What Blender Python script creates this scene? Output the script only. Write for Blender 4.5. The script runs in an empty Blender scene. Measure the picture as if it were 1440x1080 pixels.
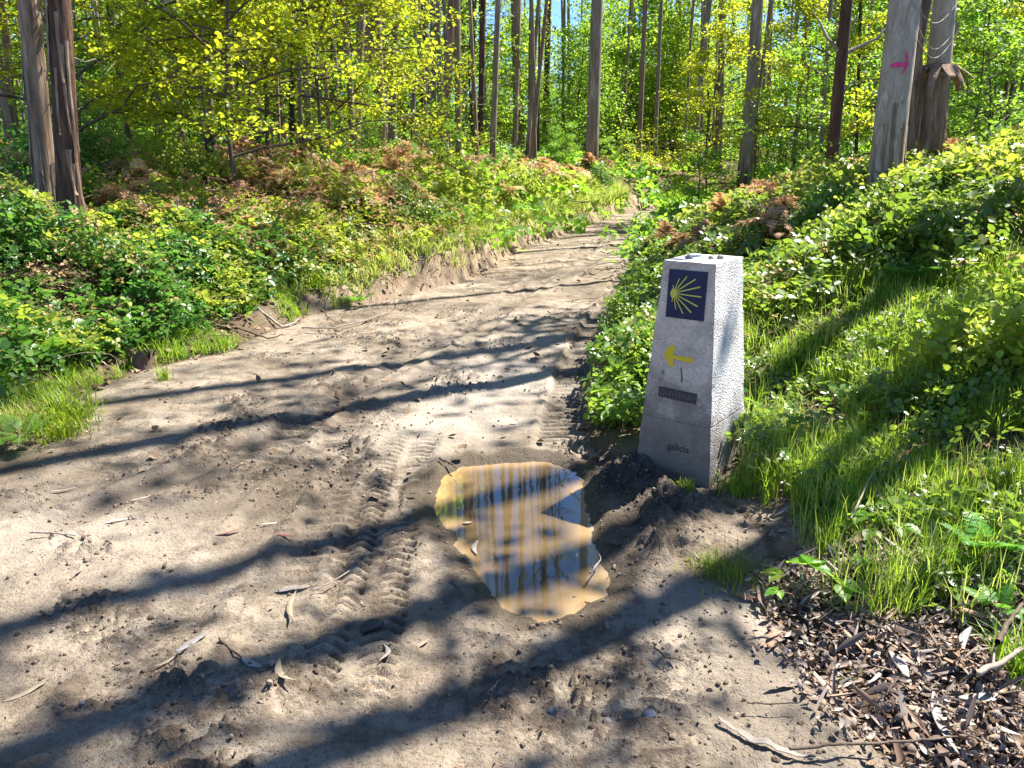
import bpy, bmesh, math, random
import numpy as np
from mathutils import Vector, Matrix
PI = math.pi
random.seed(7)
RNG = np.random.default_rng(11)
scene = bpy.context.scene
COL = scene.collection

# ------------------------------------------------------------------ camera, sky, sun, exposure
CAM_H, PITCH, FPX = 1.6, math.radians(16.0), 1130.0
cd = bpy.data.cameras.new('camera')
cam = bpy.data.objects.new('camera', cd)
COL.objects.link(cam)
cam.location = (0, 0, CAM_H)
cam.rotation_euler = (PI / 2 - PITCH, 0, 0)
cd.sensor_width = 36.0
cd.lens = 36.0 * FPX / 1440.0
cd.clip_start, cd.clip_end = 0.05, 600
scene.camera = cam

SUN_AZ = math.radians(35.0)      # measured from +X towards +Y
SUN_EL = math.radians(57.0)
world = bpy.data.worlds.new('World')
scene.world = world
world.use_nodes = True
wn, wl = world.node_tree.nodes, world.node_tree.links
wn.clear()
sky = wn.new('ShaderNodeTexSky')
sky.sky_type = 'NISHITA'
sky.sun_disc = False
sky.sun_elevation = SUN_EL
sky.sun_rotation = PI / 2 - SUN_AZ
sky.air_density, sky.dust_density, sky.ozone_density = 0.8, 0.1, 8.0
sky.altitude = 2000
bg = wn.new('ShaderNodeBackground')
bg.inputs[1].default_value = 0.088
wo = wn.new('ShaderNodeOutputWorld')
wl.new(sky.outputs[0], bg.inputs[0])
wl.new(bg.outputs[0], wo.inputs[0])
sd = bpy.data.lights.new('sun', 'SUN')
sd.energy, sd.angle, sd.color = 5.0, math.radians(0.53), (1.0, 0.95, 0.86)
sun = bpy.data.objects.new('sun', sd)
COL.objects.link(sun)
sdir = Vector((math.cos(SUN_EL) * math.cos(SUN_AZ), math.cos(SUN_EL) * math.sin(SUN_AZ), math.sin(SUN_EL)))
sun.rotation_euler = sdir.to_track_quat('Z', 'Y').to_euler()
sun.location = sdir * 60
scene.view_settings.view_transform = 'Standard'
scene.view_settings.look = 'None'
scene.view_settings.gamma = 1.0
scene.view_settings.exposure = 1.75
scene.cycles.max_bounces = 7
scene.cycles.diffuse_bounces = 4
scene.cycles.glossy_bounces = 3
scene.cycles.transmission_bounces = 4
scene.cycles.transparent_max_bounces = 6

# ------------------------------------------------------------------ small helpers
def at(u, v, z=0.0):
    """pixel of the 1440x1080 photo -> ground point at height z"""
    xr, yr = (u - 720) / FPX, (540 - v) / FPX
    c, s = math.cos(PITCH), math.sin(PITCH)
    t = (CAM_H - z) / (s - yr * c)
    return xr * t, t * (c + yr * s)

def _h(ix, iy, seed):
    n = (ix.astype(np.int64) * 374761393 + iy.astype(np.int64) * 668265263 + seed * 982451653) & 0x7fffffff
    n = ((n ^ (n >> 13)) * 1274126177) & 0x7fffffff
    n = n ^ (n >> 16)
    return (n & 0xffff) / 65535.0

def vn(x, y, seed=0):
    x, y = np.asarray(x, float), np.asarray(y, float)
    ix, iy = np.floor(x), np.floor(y)
    fx, fy = x - ix, y - iy
    fx = fx * fx * (3 - 2 * fx); fy = fy * fy * (3 - 2 * fy)
    a, b = _h(ix, iy, seed), _h(ix + 1, iy, seed)
    c, d = _h(ix, iy + 1, seed), _h(ix + 1, iy + 1, seed)
    return (a + (b - a) * fx) * (1 - fy) + (c + (d - c) * fx) * fy

def fbm(x, y, seed=0, oct=4, gain=0.5):
    s, amp, tot = 0, 1.0, 0
    x, y = np.asarray(x, float), np.asarray(y, float)
    for o in range(oct):
        s = s + amp * vn(x * 2 ** o + 17.3 * o, y * 2 ** o - 9.1 * o, seed + o)
        tot += amp; amp *= gain
    return s / tot

def ss(a, b, x):
    t = np.clip((np.asarray(x, float) - a) / (b - a), 0, 1)
    return t * t * (3 - 2 * t)

# ------------------------------------------------------------------ terrain functions
LY = np.array([-60, 1.0, 2.5, 4.0, 4.64, 5.98, 6.68, 8.28, 9.3, 9.89, 10.47, 14.7, 17.5, 22.8, 26.7, 31, 38, 60, 130])
LX = np.array([-4.2, -3.9, -3.6, -3.25, -3.03, -2.85, -2.42, -2.15, -1.4, -1.06, -0.65, 0.26, 1.22, 2.97, 4.97, 8.2, 12.5, 20, 40])
RY = np.array([-60, 1.2, 1.86, 2.28, 2.63, 3.0, 3.3, 3.65, 4.0, 4.38, 5.2, 6.4, 7.9, 10.2, 14.1, 20.35, 26, 31, 38, 60, 130])
RX = np.array([2.0, 1.3, 1.05, 0.92, 0.90, 1.06, 1.12, 0.95, 0.62, 0.45, 0.48, 0.64, 1.0, 1.45, 2.17, 3.72, 5.6, 9.0, 13.6, 22, 43])
def xL(x, y):
    return np.interp(y, LY, LX) + 0.10 * (fbm(np.asarray(y) * 1.7, np.asarray(x) * 0.3, 5, 3) - 0.5) * 2
def xR(x, y):
    return np.interp(y, RY, RX) + 0.05 * (fbm(np.asarray(y) * 2.3, np.asarray(x) * 0.3, 8, 3) - 0.5) * 2

PUD = np.array([at(u, v, -0.03) for u, v in [(609, 690), (618, 670), (645, 655), (700, 648), (765, 648), (812, 662), (828, 700), (834, 750),
                (850, 785), (866, 812), (850, 838), (812, 862), (758, 872), (700, 856), (676, 820), (655, 785), (624, 735), (611, 712)]])
def pud_sd(x, y):
    """signed distance to the puddle outline, negative inside"""
    x, y = np.asarray(x, float), np.asarray(y, float)
    d = np.full(x.shape, 1e9); ins = np.zeros(x.shape, bool)
    n = len(PUD)
    for i in range(n):
        ax, ay = PUD[i]; bx, by = PUD[(i + 1) % n]
        ex, ey = bx - ax, by - ay
        t = np.clip(((x - ax) * ex + (y - ay) * ey) / (ex * ex + ey * ey), 0, 1)
        d = np.minimum(d, np.hypot(x - ax - t * ex, y - ay - t * ey))
        c = ((ay > y) != (by > y)) & (x < (bx - ax) * (y - ay) / (by - ay + 1e-12) + ax)
        ins ^= c
    return np.where(ins, -d, d)

def polyline_sd(x, y, pts):
    """(arc length, signed offset) of each point against a polyline"""
    best = np.full(x.shape, 1e9); S = np.zeros(x.shape); D = np.zeros(x.shape)
    acc = 0.0
    for (ax, ay), (bx, by) in zip(pts[:-1], pts[1:]):
        ex, ey = bx - ax, by - ay; L = math.hypot(ex, ey)
        t = ((x - ax) * ex + (y - ay) * ey) / (L * L)
        tc = np.clip(t, 0, 1)
        dd = np.hypot(x - ax - tc * ex, y - ay - tc * ey)
        sg = np.sign((x - ax) * ey - (y - ay) * ex)
        m = dd < best
        best = np.where(m, dd, best); S = np.where(m, acc + tc * L, S); D = np.where(m, dd * sg, D)
        acc += L
    return S, D

STONE_C = (0.945, 3.97)
def H(x, y, fine=True):
    x, y = np.atleast_1d(np.asarray(x, float)), np.atleast_1d(np.asarray(y, float))
    sL, sR = xL(x, y) - x, x - xR(x, y)
    z = 0.10 * (fbm(x * 0.9, y * 0.5, 21, 3) - 0.5) * ss(0, 1, np.minimum(-sL, -sR) + 0.6) * ss(60, 4, y)
    z = z - 0.03
    # left bank: eroded lip, shoulder, then forest floor
    lip = 0.10 + 0.10 * ss(7.0, 8.5, y) + 0.20 * ss(8.8, 10.5, y)
    near = 1 - ss(4.5, 8, y)
    wob = fbm(x * 1.3, y * 1.3, 31, 3) - 0.5
    zl = lip * ss(0.0, 0.22 + 0.25 * near, sL) + (0.45 + 0.15 * near) * ss(0.15 + 0.25 * near, 1.9 - .9 * ss(11, 15, y), sL) + (0.30 + .12 * ss(9, 14, y)) * ss(1.0, 5.0, sL) \
        + 0.45 * ss(6, 40, sL) + 0.22 * wob * ss(0.2, 1.2, sL)
    # right slope
    k = 0.16 + 0.20 * ss(4.2, 8.0, y) * (.75 + .25 * ss(.3, 2, sR)) * (1 - .65 * ss(11, 15, y) * ss(2.2, .6, sR))
    zr = np.where(sR > 0, k * np.clip(sR, 0, 60), 0)
    zr = 2.9 * (1 - np.exp(-zr / 2.9)) + 0.16 * ss(4.5, 6, y) * ss(13, 10, y) * ss(0, 0.3, sR) + 0.25 * (fbm(x * 1.1, y * 1.1, 41, 3) - 0.5) * ss(0.3, 1.4, sR)
    zr = zr - 0.07 * ss(0.0, 0.06, sR) * (1 - ss(2.5, 2.9, y))        # step down from the worn slab edge into the litter
    z = z + zl * (sL > 0) + zr
    z = z + 0.0016 * np.clip(y - 26, 0, 200) ** 1.3
    # mud thrown up between the puddle and the stone
    cl = fbm(x * 16, y * 16, 51, 4, 0.65)
    m1 = np.exp(-(((x - 0.72) / 0.20) ** 2 + ((y - 3.42) / 0.40) ** 2)) + 0.6 * np.exp(-(((x - 0.60) / 0.12) ** 2 + ((y - 2.98) / 0.16) ** 2))
    m1 = m1 + 0.8 * np.exp(-(((x - 0.62) / 0.12) ** 2 + ((y - 3.85) / 0.2) ** 2))
    z = z + np.clip(m1, 0, 1.2) * (0.10 + 0.20 * (cl - 0.5))
    z = z - 0.10 * np.exp(-(((x - 0.42) / 0.10) ** 2 + ((y - 4.15) / 0.22) ** 2))      # dark washed-out pit
    z = z + 0.05 * np.exp(-(((x - STONE_C[0] - .15) / 0.4) ** 2 + ((y - STONE_C[1]) / 0.45) ** 2)) * (sR > -0.5)
    loc = (np.abs(x) < 1.6) & (y > 2.0) & (y < 4.9)
    if loc.any():
        d = np.ones(x.shape); d[loc] = pud_sd(x[loc], y[loc])
        d = d + 0.085 * (fbm(x * 8, y * 8, 61, 4, .6) - 0.5)
        w = 1 - ss(-0.01, 0.22, d)
        zt = -0.033 + np.clip(d, -0.3, 0.3) * 0.30
        steep = ss(0.26, 0.40, x + 0.05 * (y - 3.4)) * ss(2.95, 3.2, y)
        zt = zt + steep * np.clip(d, 0, 0.2) * 0.5
        z = np.where(loc, z * (1 - w) + zt * w, z)
    if fine:
        shore = 1 - .85 * np.exp(-(d / .07) ** 2) if loc.any() else 1.0
        on = ss(-0.1, 0.1, -sL) * ss(-0.05, 0.05, -sR)
        off = 1 - on
        nearf = ss(14, 5, y)
        tm = np.zeros(x.shape); trk = tracks(x, y, on, tm); sm = 1 - .85 * tm
        z = z + (0.030 * (fbm(x * 3.1, y * 2.2, 71, 4) - 0.5) + 0.018 * (fbm(x * 14, y * 14, 75, 5, .62) - 0.5) * sm) * on * shore
        z = z + 0.10 * off * (fbm(x * 4, y * 4, 81, 4, 0.6) - 0.5) * ss(0, .3, np.maximum(sL, sR))
        # clods: sparse raised lumps, denser along rut shoulders
        c1 = fbm(x * 34 + 3 * vn(x * 12, y * 12, 92), y * 34, 91, 3, .6)
        wh = ss(0.52, 0.72, fbm(x * 2.3, y * 2.3, 95, 3)) + 0.9 * np.exp(-(((x + 1.0) / 0.25) ** 2 + ((y - 4.9) / 0.55) ** 2)) \
            + 0.9 * np.exp(-(((x - 0.5) / 0.22) ** 2 + ((y - 2.25) / 0.35) ** 2)) + 0.7 * np.exp(-(((x + 0.95) / 0.13) ** 2 + ((y - 3.5) / 0.6) ** 2))
        z = z + 0.034 * ss(0.46, 0.80, c1) * np.clip(wh, 0, 1.3) * on * nearf * sm * shore
        # vertical erosion grooves in the lip
        z = z + 0.10 * (fbm(x * 5 + y * 5, y * 1.0, 99, 3) - 0.5) * np.exp(-((sL - 0.14) / 0.14) ** 2) * ss(7, 9, y)
        z = z + trk
        if loc.any(): z = np.where(loc & (d > 0.012) & (d < .16), np.maximum(z, -0.030 + .006 * vn(x * 30, y * 30, 6)), z)
    return z

TRACKS = [  # pixel polyline, half width, pitch, depth, style
    ([(430, 1070), (490, 930), (540, 725), (565, 640), (585, 592)], 0.17, 0.060, 0.034, 'lug'),
    ([(615, 1075), (640, 900), (690, 870)], 0.17, 0.06, 0.016, 'block'),
    ([(790, 640), (795, 580), (812, 510), (842, 455), (868, 410), (900, 350), (925, 312)], 0.16, 0.085, 0.050, 'rib'),
    ([(330, 1000), (420, 850), (470, 720), (490, 620)], 0.13, 0.08, 0.014, 'rib'),
    ([(655, 470), (740, 400), (800, 365), (860, 330)], 0.16, 0.10, 0.022, 'rib'),
    ([(300, 700), (400, 610), (500, 530), (600, 470), (680, 430)], 0.15, 0.10, 0.016, 'rib'),
    ([(-60, 790), (250, 665), (480, 562), (640, 462), (780, 392), (890, 332)], 0.13, 0.10, 0.020, 'rut'),
    ([(60, 1075), (260, 860), (420, 660), (520, 560), (640, 500)], 0.12, 0.10, 0.016, 'rut'),
]
def tracks(x, y, on, mask=None):
    out = np.zeros(x.shape)
    for px, hw, pitch, dep, style in TRACKS:
        pts = [at(*p) for p in px]
        ys = [p[1] for p in pts]
        m = (y > min(ys) - 0.1) & (y < max(ys) + 0.1) & (np.abs(x) < 5)
        if not m.any():
            continue
        xx, yy = x[m], y[m]
        S, D = polyline_sd(xx, yy, pts)
        D = D + 0.02 * (vn(xx * 5, yy * 5, 3) - .5)
        L = sum(math.hypot(b[0] - a[0], b[1] - a[1]) for a, b in zip(pts[:-1], pts[1:]))
        w = ss(hw + 0.02, hw - 0.02, np.abs(D)) * ss(0, 0.6, S) * ss(L, L - 0.5, S)
        w = w * (0.6 + 0.4 * ss(0.3, 0.5, fbm(xx * 3, yy * 3, 14, 2)))
        if style == 'lug':      # two rows of crescent lugs
            q = np.abs(D) - hw * 0.52
            ph = (S + 0.55 * q * q / hw * 3 + np.where(D > 0, pitch / 2, 0)) / pitch
            f = np.abs((ph % 1.0) - 0.5) * 2
            g = ss(0.50, 0.80, f) * ss(hw * 0.44, hw * 0.34, np.abs(q))
            t = -dep * g - 0.010 + 0.008 * ss(0.75, 1.0, np.abs(D) / hw)
        elif style == 'rib':
            ph = (S + 0.25 * np.abs(D)) / pitch
            g = ss(0.25, 0.75, np.abs((ph % 1.0) - 0.5) * 2) * ss(1.0, 0.8, np.abs(D) / hw)
            t = -dep * g - 0.4 * dep
        elif style == 'rut':
            t = -dep * (1 - (D / hw) ** 2) + .004 * (vn(D * 60, S * 1.5, 9) - .5)
        else:
            g = ss(0.62, 0.85, np.abs(((S / pitch) % 1.0) - 0.5) * 2)
            g2 = ss(0.72, 0.9, np.abs((((D + 0.2) / 0.085) % 1.0) - 0.5) * 2)
            t = -dep * np.maximum(g * (vn(S * 30, D * 20, 4) > .35), g2) - 0.006
        out[m] += t * w * on[m]
        if mask is not None: mask[m] = np.maximum(mask[m], w)
        rim = np.exp(-((np.abs(D) - hw - 0.03) / 0.03) ** 2) * ss(0, 0.25, S) * ss(L, L - 0.25, S)
        out[m] += 0.012 * rim * on[m] * (dep > 0.01)
    return out

def hz(x, y):
    return float(H([x], [y], False)[0])

# ------------------------------------------------------------------ mesh helpers
def mesh_np(name, chunks, mats, smooth=True, attrs=None):
    """chunks: list of (V (n,3), F (m,k), material index)"""
    Vs, loops, starts, tots, mi = [], [], [], [], []
    vo = lo = 0
    for V, F, m in chunks:
        F = np.asarray(F)
        if len(F) == 0:
            Vs.append(V); vo += len(V); continue
        k = F.shape[1]
        Vs.append(V); loops.append((F + vo).ravel())
        starts.append(lo + np.arange(len(F)) * k); tots.append(np.full(len(F), k)); mi.append(np.full(len(F), m))
        lo += F.size; vo += len(V)
    V = np.concatenate(Vs).astype(np.float32); L = np.concatenate(loops).astype(np.int32)
    me = bpy.data.meshes.new(name)
    me.vertices.add(len(V)); me.vertices.foreach_set('co', V.ravel())
    me.loops.add(len(L)); me.loops.foreach_set('vertex_index', L)
    S = np.concatenate(starts).astype(np.int32)
    me.polygons.add(len(S)); me.polygons.foreach_set('loop_start', S)
    me.polygons.foreach_set('material_index', np.concatenate(mi).astype(np.int32))
    me.polygons.foreach_set('use_smooth', np.full(len(S), smooth))
    for m in mats:
        me.materials.append(m)
    if attrs:
        for nm, a in attrs.items():
            at_ = me.attributes.new(nm, 'FLOAT', 'POINT')
            at_.data.foreach_set('value', np.asarray(a, np.float32))
    me.update(calc_edges=True)
    return me

def link(name, me, parent=None, loc=None):
    o = bpy.data.objects.new(name, me)
    COL.objects.link(o)
    if parent: o.parent = parent
    if loc: o.location = loc
    return o

def tag(o, label=None, cat=None, group=None, kind=None):
    if label: o['label'] = label
    if cat: o['category'] = cat
    if group: o['group'] = group
    if kind: o['kind'] = kind
    return o

def empty(name, loc, label, cat, group=None, rz=0, sc=1.0):
    o = bpy.data.objects.new(name, None)
    COL.objects.link(o)
    o.empty_display_size = 0.1
    o.location = loc; o.rotation_euler = (0, 0, rz); o.scale = (sc, sc, sc)
    return tag(o, label, cat, group)

def tube(pts, rads, seg=8, cap=True, rough=0.0, seed=0):
    pts = np.asarray(pts, float); n = len(pts)
    tan = np.gradient(pts, axis=0)
    tan /= np.linalg.norm(tan, axis=1)[:, None] + 1e-9
    ref = np.array([1.0, 0, 0]) if abs(tan[0][0]) < 0.8 else np.array([0, 1.0, 0])
    V = []
    a = np.arange(seg) * 2 * PI / seg
    r_ = np.random.default_rng(seed)
    for i in range(n):
        u = ref - tan[i] * ref.dot(tan[i]); u /= np.linalg.norm(u); ref = u
        w = np.cross(tan[i], u)
        rr = rads[i] * (1 + (rough * (r_.random(seg) - 0.5) if rough else 0))
        V.append(pts[i] + (np.cos(a) * rr)[:, None] * u + (np.sin(a) * rr)[:, None] * w)
    V = np.concatenate(V)
    i = np.arange(n - 1)[:, None] * seg; j = np.arange(seg)[None, :]; j2 = (j + 1) % seg
    F = np.stack([i + j, i + j2, i + seg + j2, i + seg + j], -1).reshape(-1, 4)
    if cap:
        V = np.concatenate([V, pts[-1:] + tan[-1:] * rads[-1] * 0.3])
        e = (n - 1) * seg; t = len(V) - 1
        T = np.stack([e + np.arange(seg), e + (np.arange(seg) + 1) % seg, np.full(seg, t), np.full(seg, t)], -1)
        return V, F, T[:, :3]
    return V, F, None

class MB:
    def __init__(s): s.c = []
    def add(s, V, F, m=0): s.c.append((np.asarray(V, float), np.asarray(F, int), m))
    def tube(s, pts, rads, seg=8, m=0, rough=0.0, seed=0):
        V, F, T = tube(pts, rads, seg, True, rough, seed)
        s.c.append((V, F, m))
        s.c.append((V, T, m)) if False else None
        if T is not None:
            # cap shares the vertices of the last ring: re-add only that ring
            base = len(V) - 1 - seg
            s.c.append((V[base:], T - base, m))
    def mesh(s, name, mats, smooth=True): return mesh_np(name, s.c, mats, smooth)

# leaf templates: along +Y, face up +Z, length 1
LEAF6 = (np.array([[0, 0, 0], [.34, .30, .07], [.30, .68, .06], [0, 1, -.05], [-.30, .68, .06], [-.34, .30, .07]], float),
         np.array([[0, 1, 2, 3], [0, 3, 4, 5]]))
LEAF4 = (np.array([[0, 0, 0], [.33, .5, .06], [0, 1, -.04], [-.33, .5, .06]], float), np.array([[0, 1, 2, 3]]))
LANCE = (np.array([[0, 0, 0], [.11, .35, .02], [.09, .7, -.04], [0, 1, -.12], [-.07, .7, -.04], [-.09, .35, .02]], float),
         np.array([[0, 1, 2, 3], [0, 3, 4, 5]]))

def _curl():
    V, F = [], []
    for i in range(5):
        t = i / 4; w = .30 * math.sin(PI * (.06 + .9 * t))
        for e in (-1, 0, 1): V.append((e * w + .10 * math.sin(PI * t), t, .10 * abs(e) * w / .3 + .16 * (2 * t - 1) ** 2 + .05 * e * t))
    for i in range(4):
        for e in range(2): F.append((i * 3 + e, i * 3 + e + 1, i * 3 + 4 + e, i * 3 + 3 + e))
    return np.array(V, float), np.array(F)
CURL = _curl()

def frames(nrm, spin):
    """rotation matrices whose Z column is nrm and Y column is a spun tangent"""
    n = nrm / (np.linalg.norm(nrm, axis=1)[:, None] + 1e-9)
    ref = np.where(np.abs(n[:, 2:3]) > 0.9, np.array([[1.0, 0, 0]]), np.array([[0, 0, 1.0]]))
    u = np.cross(ref, n); u /= np.linalg.norm(u, axis=1)[:, None] + 1e-9
    w = np.cross(n, u)
    c, s = np.cos(spin)[:, None], np.sin(spin)[:, None]
    yv = u * c + w * s
    xv = np.cross(yv, n)
    return np.stack([xv, yv, n], -1)

def scatter(tpl, pos, R, sc):
    V, F = tpl
    n, k = len(pos), len(V)
    sc = np.asarray(sc, float)
    if sc.ndim == 1: sc = sc[:, None]
    P = V[None] * sc[:, None, :] if sc.shape[1] == 3 else V[None] * sc[:, :, None]
    P = np.einsum('nij,nkj->nki', R, P) + pos[:, None, :]
    Fo = (F[None] + (np.arange(n) * k)[:, None, None]).reshape(-1, F.shape[1])
    return P.reshape(-1, 3), Fo

def rand_nrm(n, up=1.0, rng=RNG):
    v = rng.normal(size=(n, 3)); v[:, 2] = np.abs(v[:, 2]) * 0.6 + up
    return v

# ------------------------------------------------------------------ materials
class NT:
    def __init__(s, name):
        s.m = bpy.data.materials.new(name); s.m.use_nodes = True
        s.n, s.l = s.m.node_tree.nodes, s.m.node_tree.links
        s.n.clear(); s.out = s.n.new('ShaderNodeOutputMaterial')
    def new(s, t, **kw):
        nd = s.n.new('ShaderNode' + t)
        for k, v in kw.items():
            if k.startswith('i_'):
                key = k[2:]; key = int(key) if key.isdigit() else key.replace('_', ' ')
                if hasattr(v, 'default_value') or isinstance(v, bpy.types.NodeSocket): s.l.new(v, nd.inputs[key])
                else: nd.inputs[key].default_value = v
            else: setattr(nd, k, v)
        return nd
    def noise(s, scale, vec=None, detail=4, rough=.55, dist=0):
        nd = s.new('TexNoise'); nd.inputs['Scale'].default_value = scale
        nd.inputs['Detail'].default_value = detail; nd.inputs['Roughness'].default_value = rough
        nd.inputs['Distortion'].default_value = dist
        if vec is not None: s.l.new(vec, nd.inputs['Vector'])
        return nd.outputs['Fac']
    def ramp(s, fac, stops):
        nd = s.new('ValToRGB'); e = nd.color_ramp.elements
        while len(e) < len(stops): e.new(0.5)
        for k, (p, c) in enumerate(stops):
            e[k].position = p; e[k].color = (c, c, c, 1) if isinstance(c, (int, float)) else (*c, 1)
        s.l.new(fac, nd.inputs[0]); return nd.outputs[0]
    def mix(s, fac, a, b, mode='MIX'):
        nd = s.new('Mix', data_type='RGBA', blend_type=mode)
        for k, v in ((0, fac), (6, a), (7, b)):
            if isinstance(v, bpy.types.NodeSocket): s.l.new(v, nd.inputs[k])
            elif k == 0: nd.inputs[0].default_value = v
            else: nd.inputs[k].default_value = (*v, 1)
        return nd.outputs[2]
    def math(s, op, a, b=0.0, clamp=False):
        nd = s.new('Math', operation=op, use_clamp=clamp)
        for k, v in ((0, a), (1, b)):
            if isinstance(v, bpy.types.NodeSocket): s.l.new(v, nd.inputs[k])
            else: nd.inputs[k].default_value = v
        return nd.outputs[0]
    def attr(s, nm): return s.new('Attribute', attribute_name=nm).outputs['Fac']
    def bump(s, h, strength=.5, dist=.01, normal=None):
        nd = s.new('Bump'); nd.inputs['Strength'].default_value = strength; nd.inputs['Distance'].default_value = dist
        s.l.new(h, nd.inputs['Height'])
        if normal is not None: s.l.new(normal, nd.inputs['Normal'])
        return nd.outputs[0]
    def principled(s, col, rough=.9, bump=None, spec=.3, **kw):
        p = s.new('BsdfPrincipled')
        if isinstance(col, bpy.types.NodeSocket): s.l.new(col, p.inputs['Base Color'])
        else: p.inputs['Base Color'].default_value = (*col, 1)
        if isinstance(rough, bpy.types.NodeSocket): s.l.new(rough, p.inputs['Roughness'])
        else: p.inputs['Roughness'].default_value = rough
        p.inputs['Specular IOR Level'].default_value = spec
        if bump is not None: s.l.new(bump, p.inputs['Normal'])
        for k, v in kw.items(): p.inputs[k.replace('_', ' ')].default_value = v
        return p.outputs[0]
    def done(s, sh): s.l.new(sh, s.out.inputs['Surface']); return s.m

def leaf_mat(name, cols, tcol, trans=0.45, rough=.42, spec=.4):
    t = NT(name)
    g = t.new('NewGeometry')
    rnd = g.outputs['Random Per Island']
    k = len(cols)
    col = t.ramp(rnd, [(i / max(1, k - 1), c) for i, c in enumerate(cols)])
    oi = t.new('ObjectInfo').outputs['Random']
    hs = t.new('HueSaturation'); t.l.new(col, hs.inputs['Color'])
    t.l.new(t.math('ADD', t.math('MULTIPLY', oi, 0.05), 0.475), hs.inputs['Hue'])
    t.l.new(t.math('ADD', t.math('MULTIPLY', oi, 0.5), 0.75), hs.inputs['Value'])
    p = t.principled(hs.outputs[0], rough, None, spec)
    tr = t.new('BsdfTranslucent')
    t.l.new(t.mix(0.5, hs.outputs[0], tcol), tr.inputs[0])
    mx = t.new('MixShader'); mx.inputs[0].default_value = trans
    t.l.new(p, mx.inputs[1]); t.l.new(tr.outputs[0], mx.inputs[2])
    return t.done(mx.outputs[0])

def island_mat(name, cols, rough=.85, spec=.2):
    t = NT(name)
    rnd = t.new('NewGeometry').outputs['Random Per Island']
    col = t.ramp(rnd, [(i / max(1, len(cols) - 1), c) for i, c in enumerate(cols)])
    return t.done(t.principled(col, rough, None, spec))

M = {}
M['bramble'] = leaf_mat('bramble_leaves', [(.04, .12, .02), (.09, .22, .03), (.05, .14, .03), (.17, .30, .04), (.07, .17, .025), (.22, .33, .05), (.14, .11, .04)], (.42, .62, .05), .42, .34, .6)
M['bramble_dark'] = leaf_mat('dark_green_leaves', [(.035, .12, .025), (.065, .19, .035), (.045, .14, .025), (.11, .24, .04), (.14, .13, .05)], (.26, .55, .06), .42, .4, .5)  # darker green leaf mix, mostly for the left bank
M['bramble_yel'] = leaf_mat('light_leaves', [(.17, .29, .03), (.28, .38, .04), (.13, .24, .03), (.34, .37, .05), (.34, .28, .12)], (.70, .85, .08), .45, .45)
M['oak_leaf'] = leaf_mat('young_oak_leaves', [(.17, .29, .018), (.28, .37, .02), (.12, .25, .018), (.44, .38, .025), (.10, .21, .02), (.36, .36, .02)], (.85, .92, .04), .60, .45)
M['green_leaf'] = leaf_mat('woodland_leaves', [(.07, .19, .02), (.14, .28, .025), (.09, .21, .02), (.20, .34, .03)], (.50, .80, .05), .55, .42)
M['spring_leaf'] = leaf_mat('spring_leaves', [(.12, .26, .02), (.20, .36, .025), (.14, .26, .02), (.28, .38, .03)], (.70, .92, .05), .58, .42)
M['euc_leaf'] = leaf_mat('eucalyptus_leaves', [(.07, .12, .035), (.11, .17, .05), (.07, .12, .045)], (.34, .5, .09), .42, .4)
M['grass'] = leaf_mat('grass_blades', [(.11, .24, .015), (.20, .34, .02), (.14, .29, .02), (.28, .35, .04), (.07, .17, .02), (.36, .33, .12)], (.60, .82, .05), .48, .4)
M['grass_dry'] = leaf_mat('dry_grass_blades', [(.26, .36, .06), (.40, .42, .12), (.32, .42, .06), (.46, .42, .2)], (.75, .85, .16), .42, .5)
M['fern'] = leaf_mat('fern_fronds', [(.08, .22, .03), (.12, .30, .03), (.09, .24, .035)], (.4, .75, .07), .45, .45)
M['bracken'] = leaf_mat('dead_bracken', [(.42, .22, .09), (.55, .34, .16), (.62, .45, .26), (.34, .18, .08)], (.9, .55, .25), .35, .7)
M['litter'] = island_mat('leaf_litter', [(.17, .125, .10), (.24, .19, .155), (.33, .28, .24), (.12, .085, .065), (.28, .18, .12), (.42, .37, .32), (.20, .155, .13), (.14, .105, .085), (.33, .22, .15)], .8, .18)
M['litter_brown'] = island_mat('brown_litter', [(.13, .08, .045), (.22, .14, .08), (.32, .24, .16), (.10, .06, .035)], .75, .25)
M['cane'] = island_mat('bramble_canes', [(.14, .08, .05), (.24, .17, .11), (.10, .12, .04), (.32, .26, .2)], .7)
M['crumb'] = island_mat('soil_crumbs', [(.20, .155, .115), (.12, .09, .065), (.28, .22, .165), (.09, .065, .05)], .95)

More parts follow.
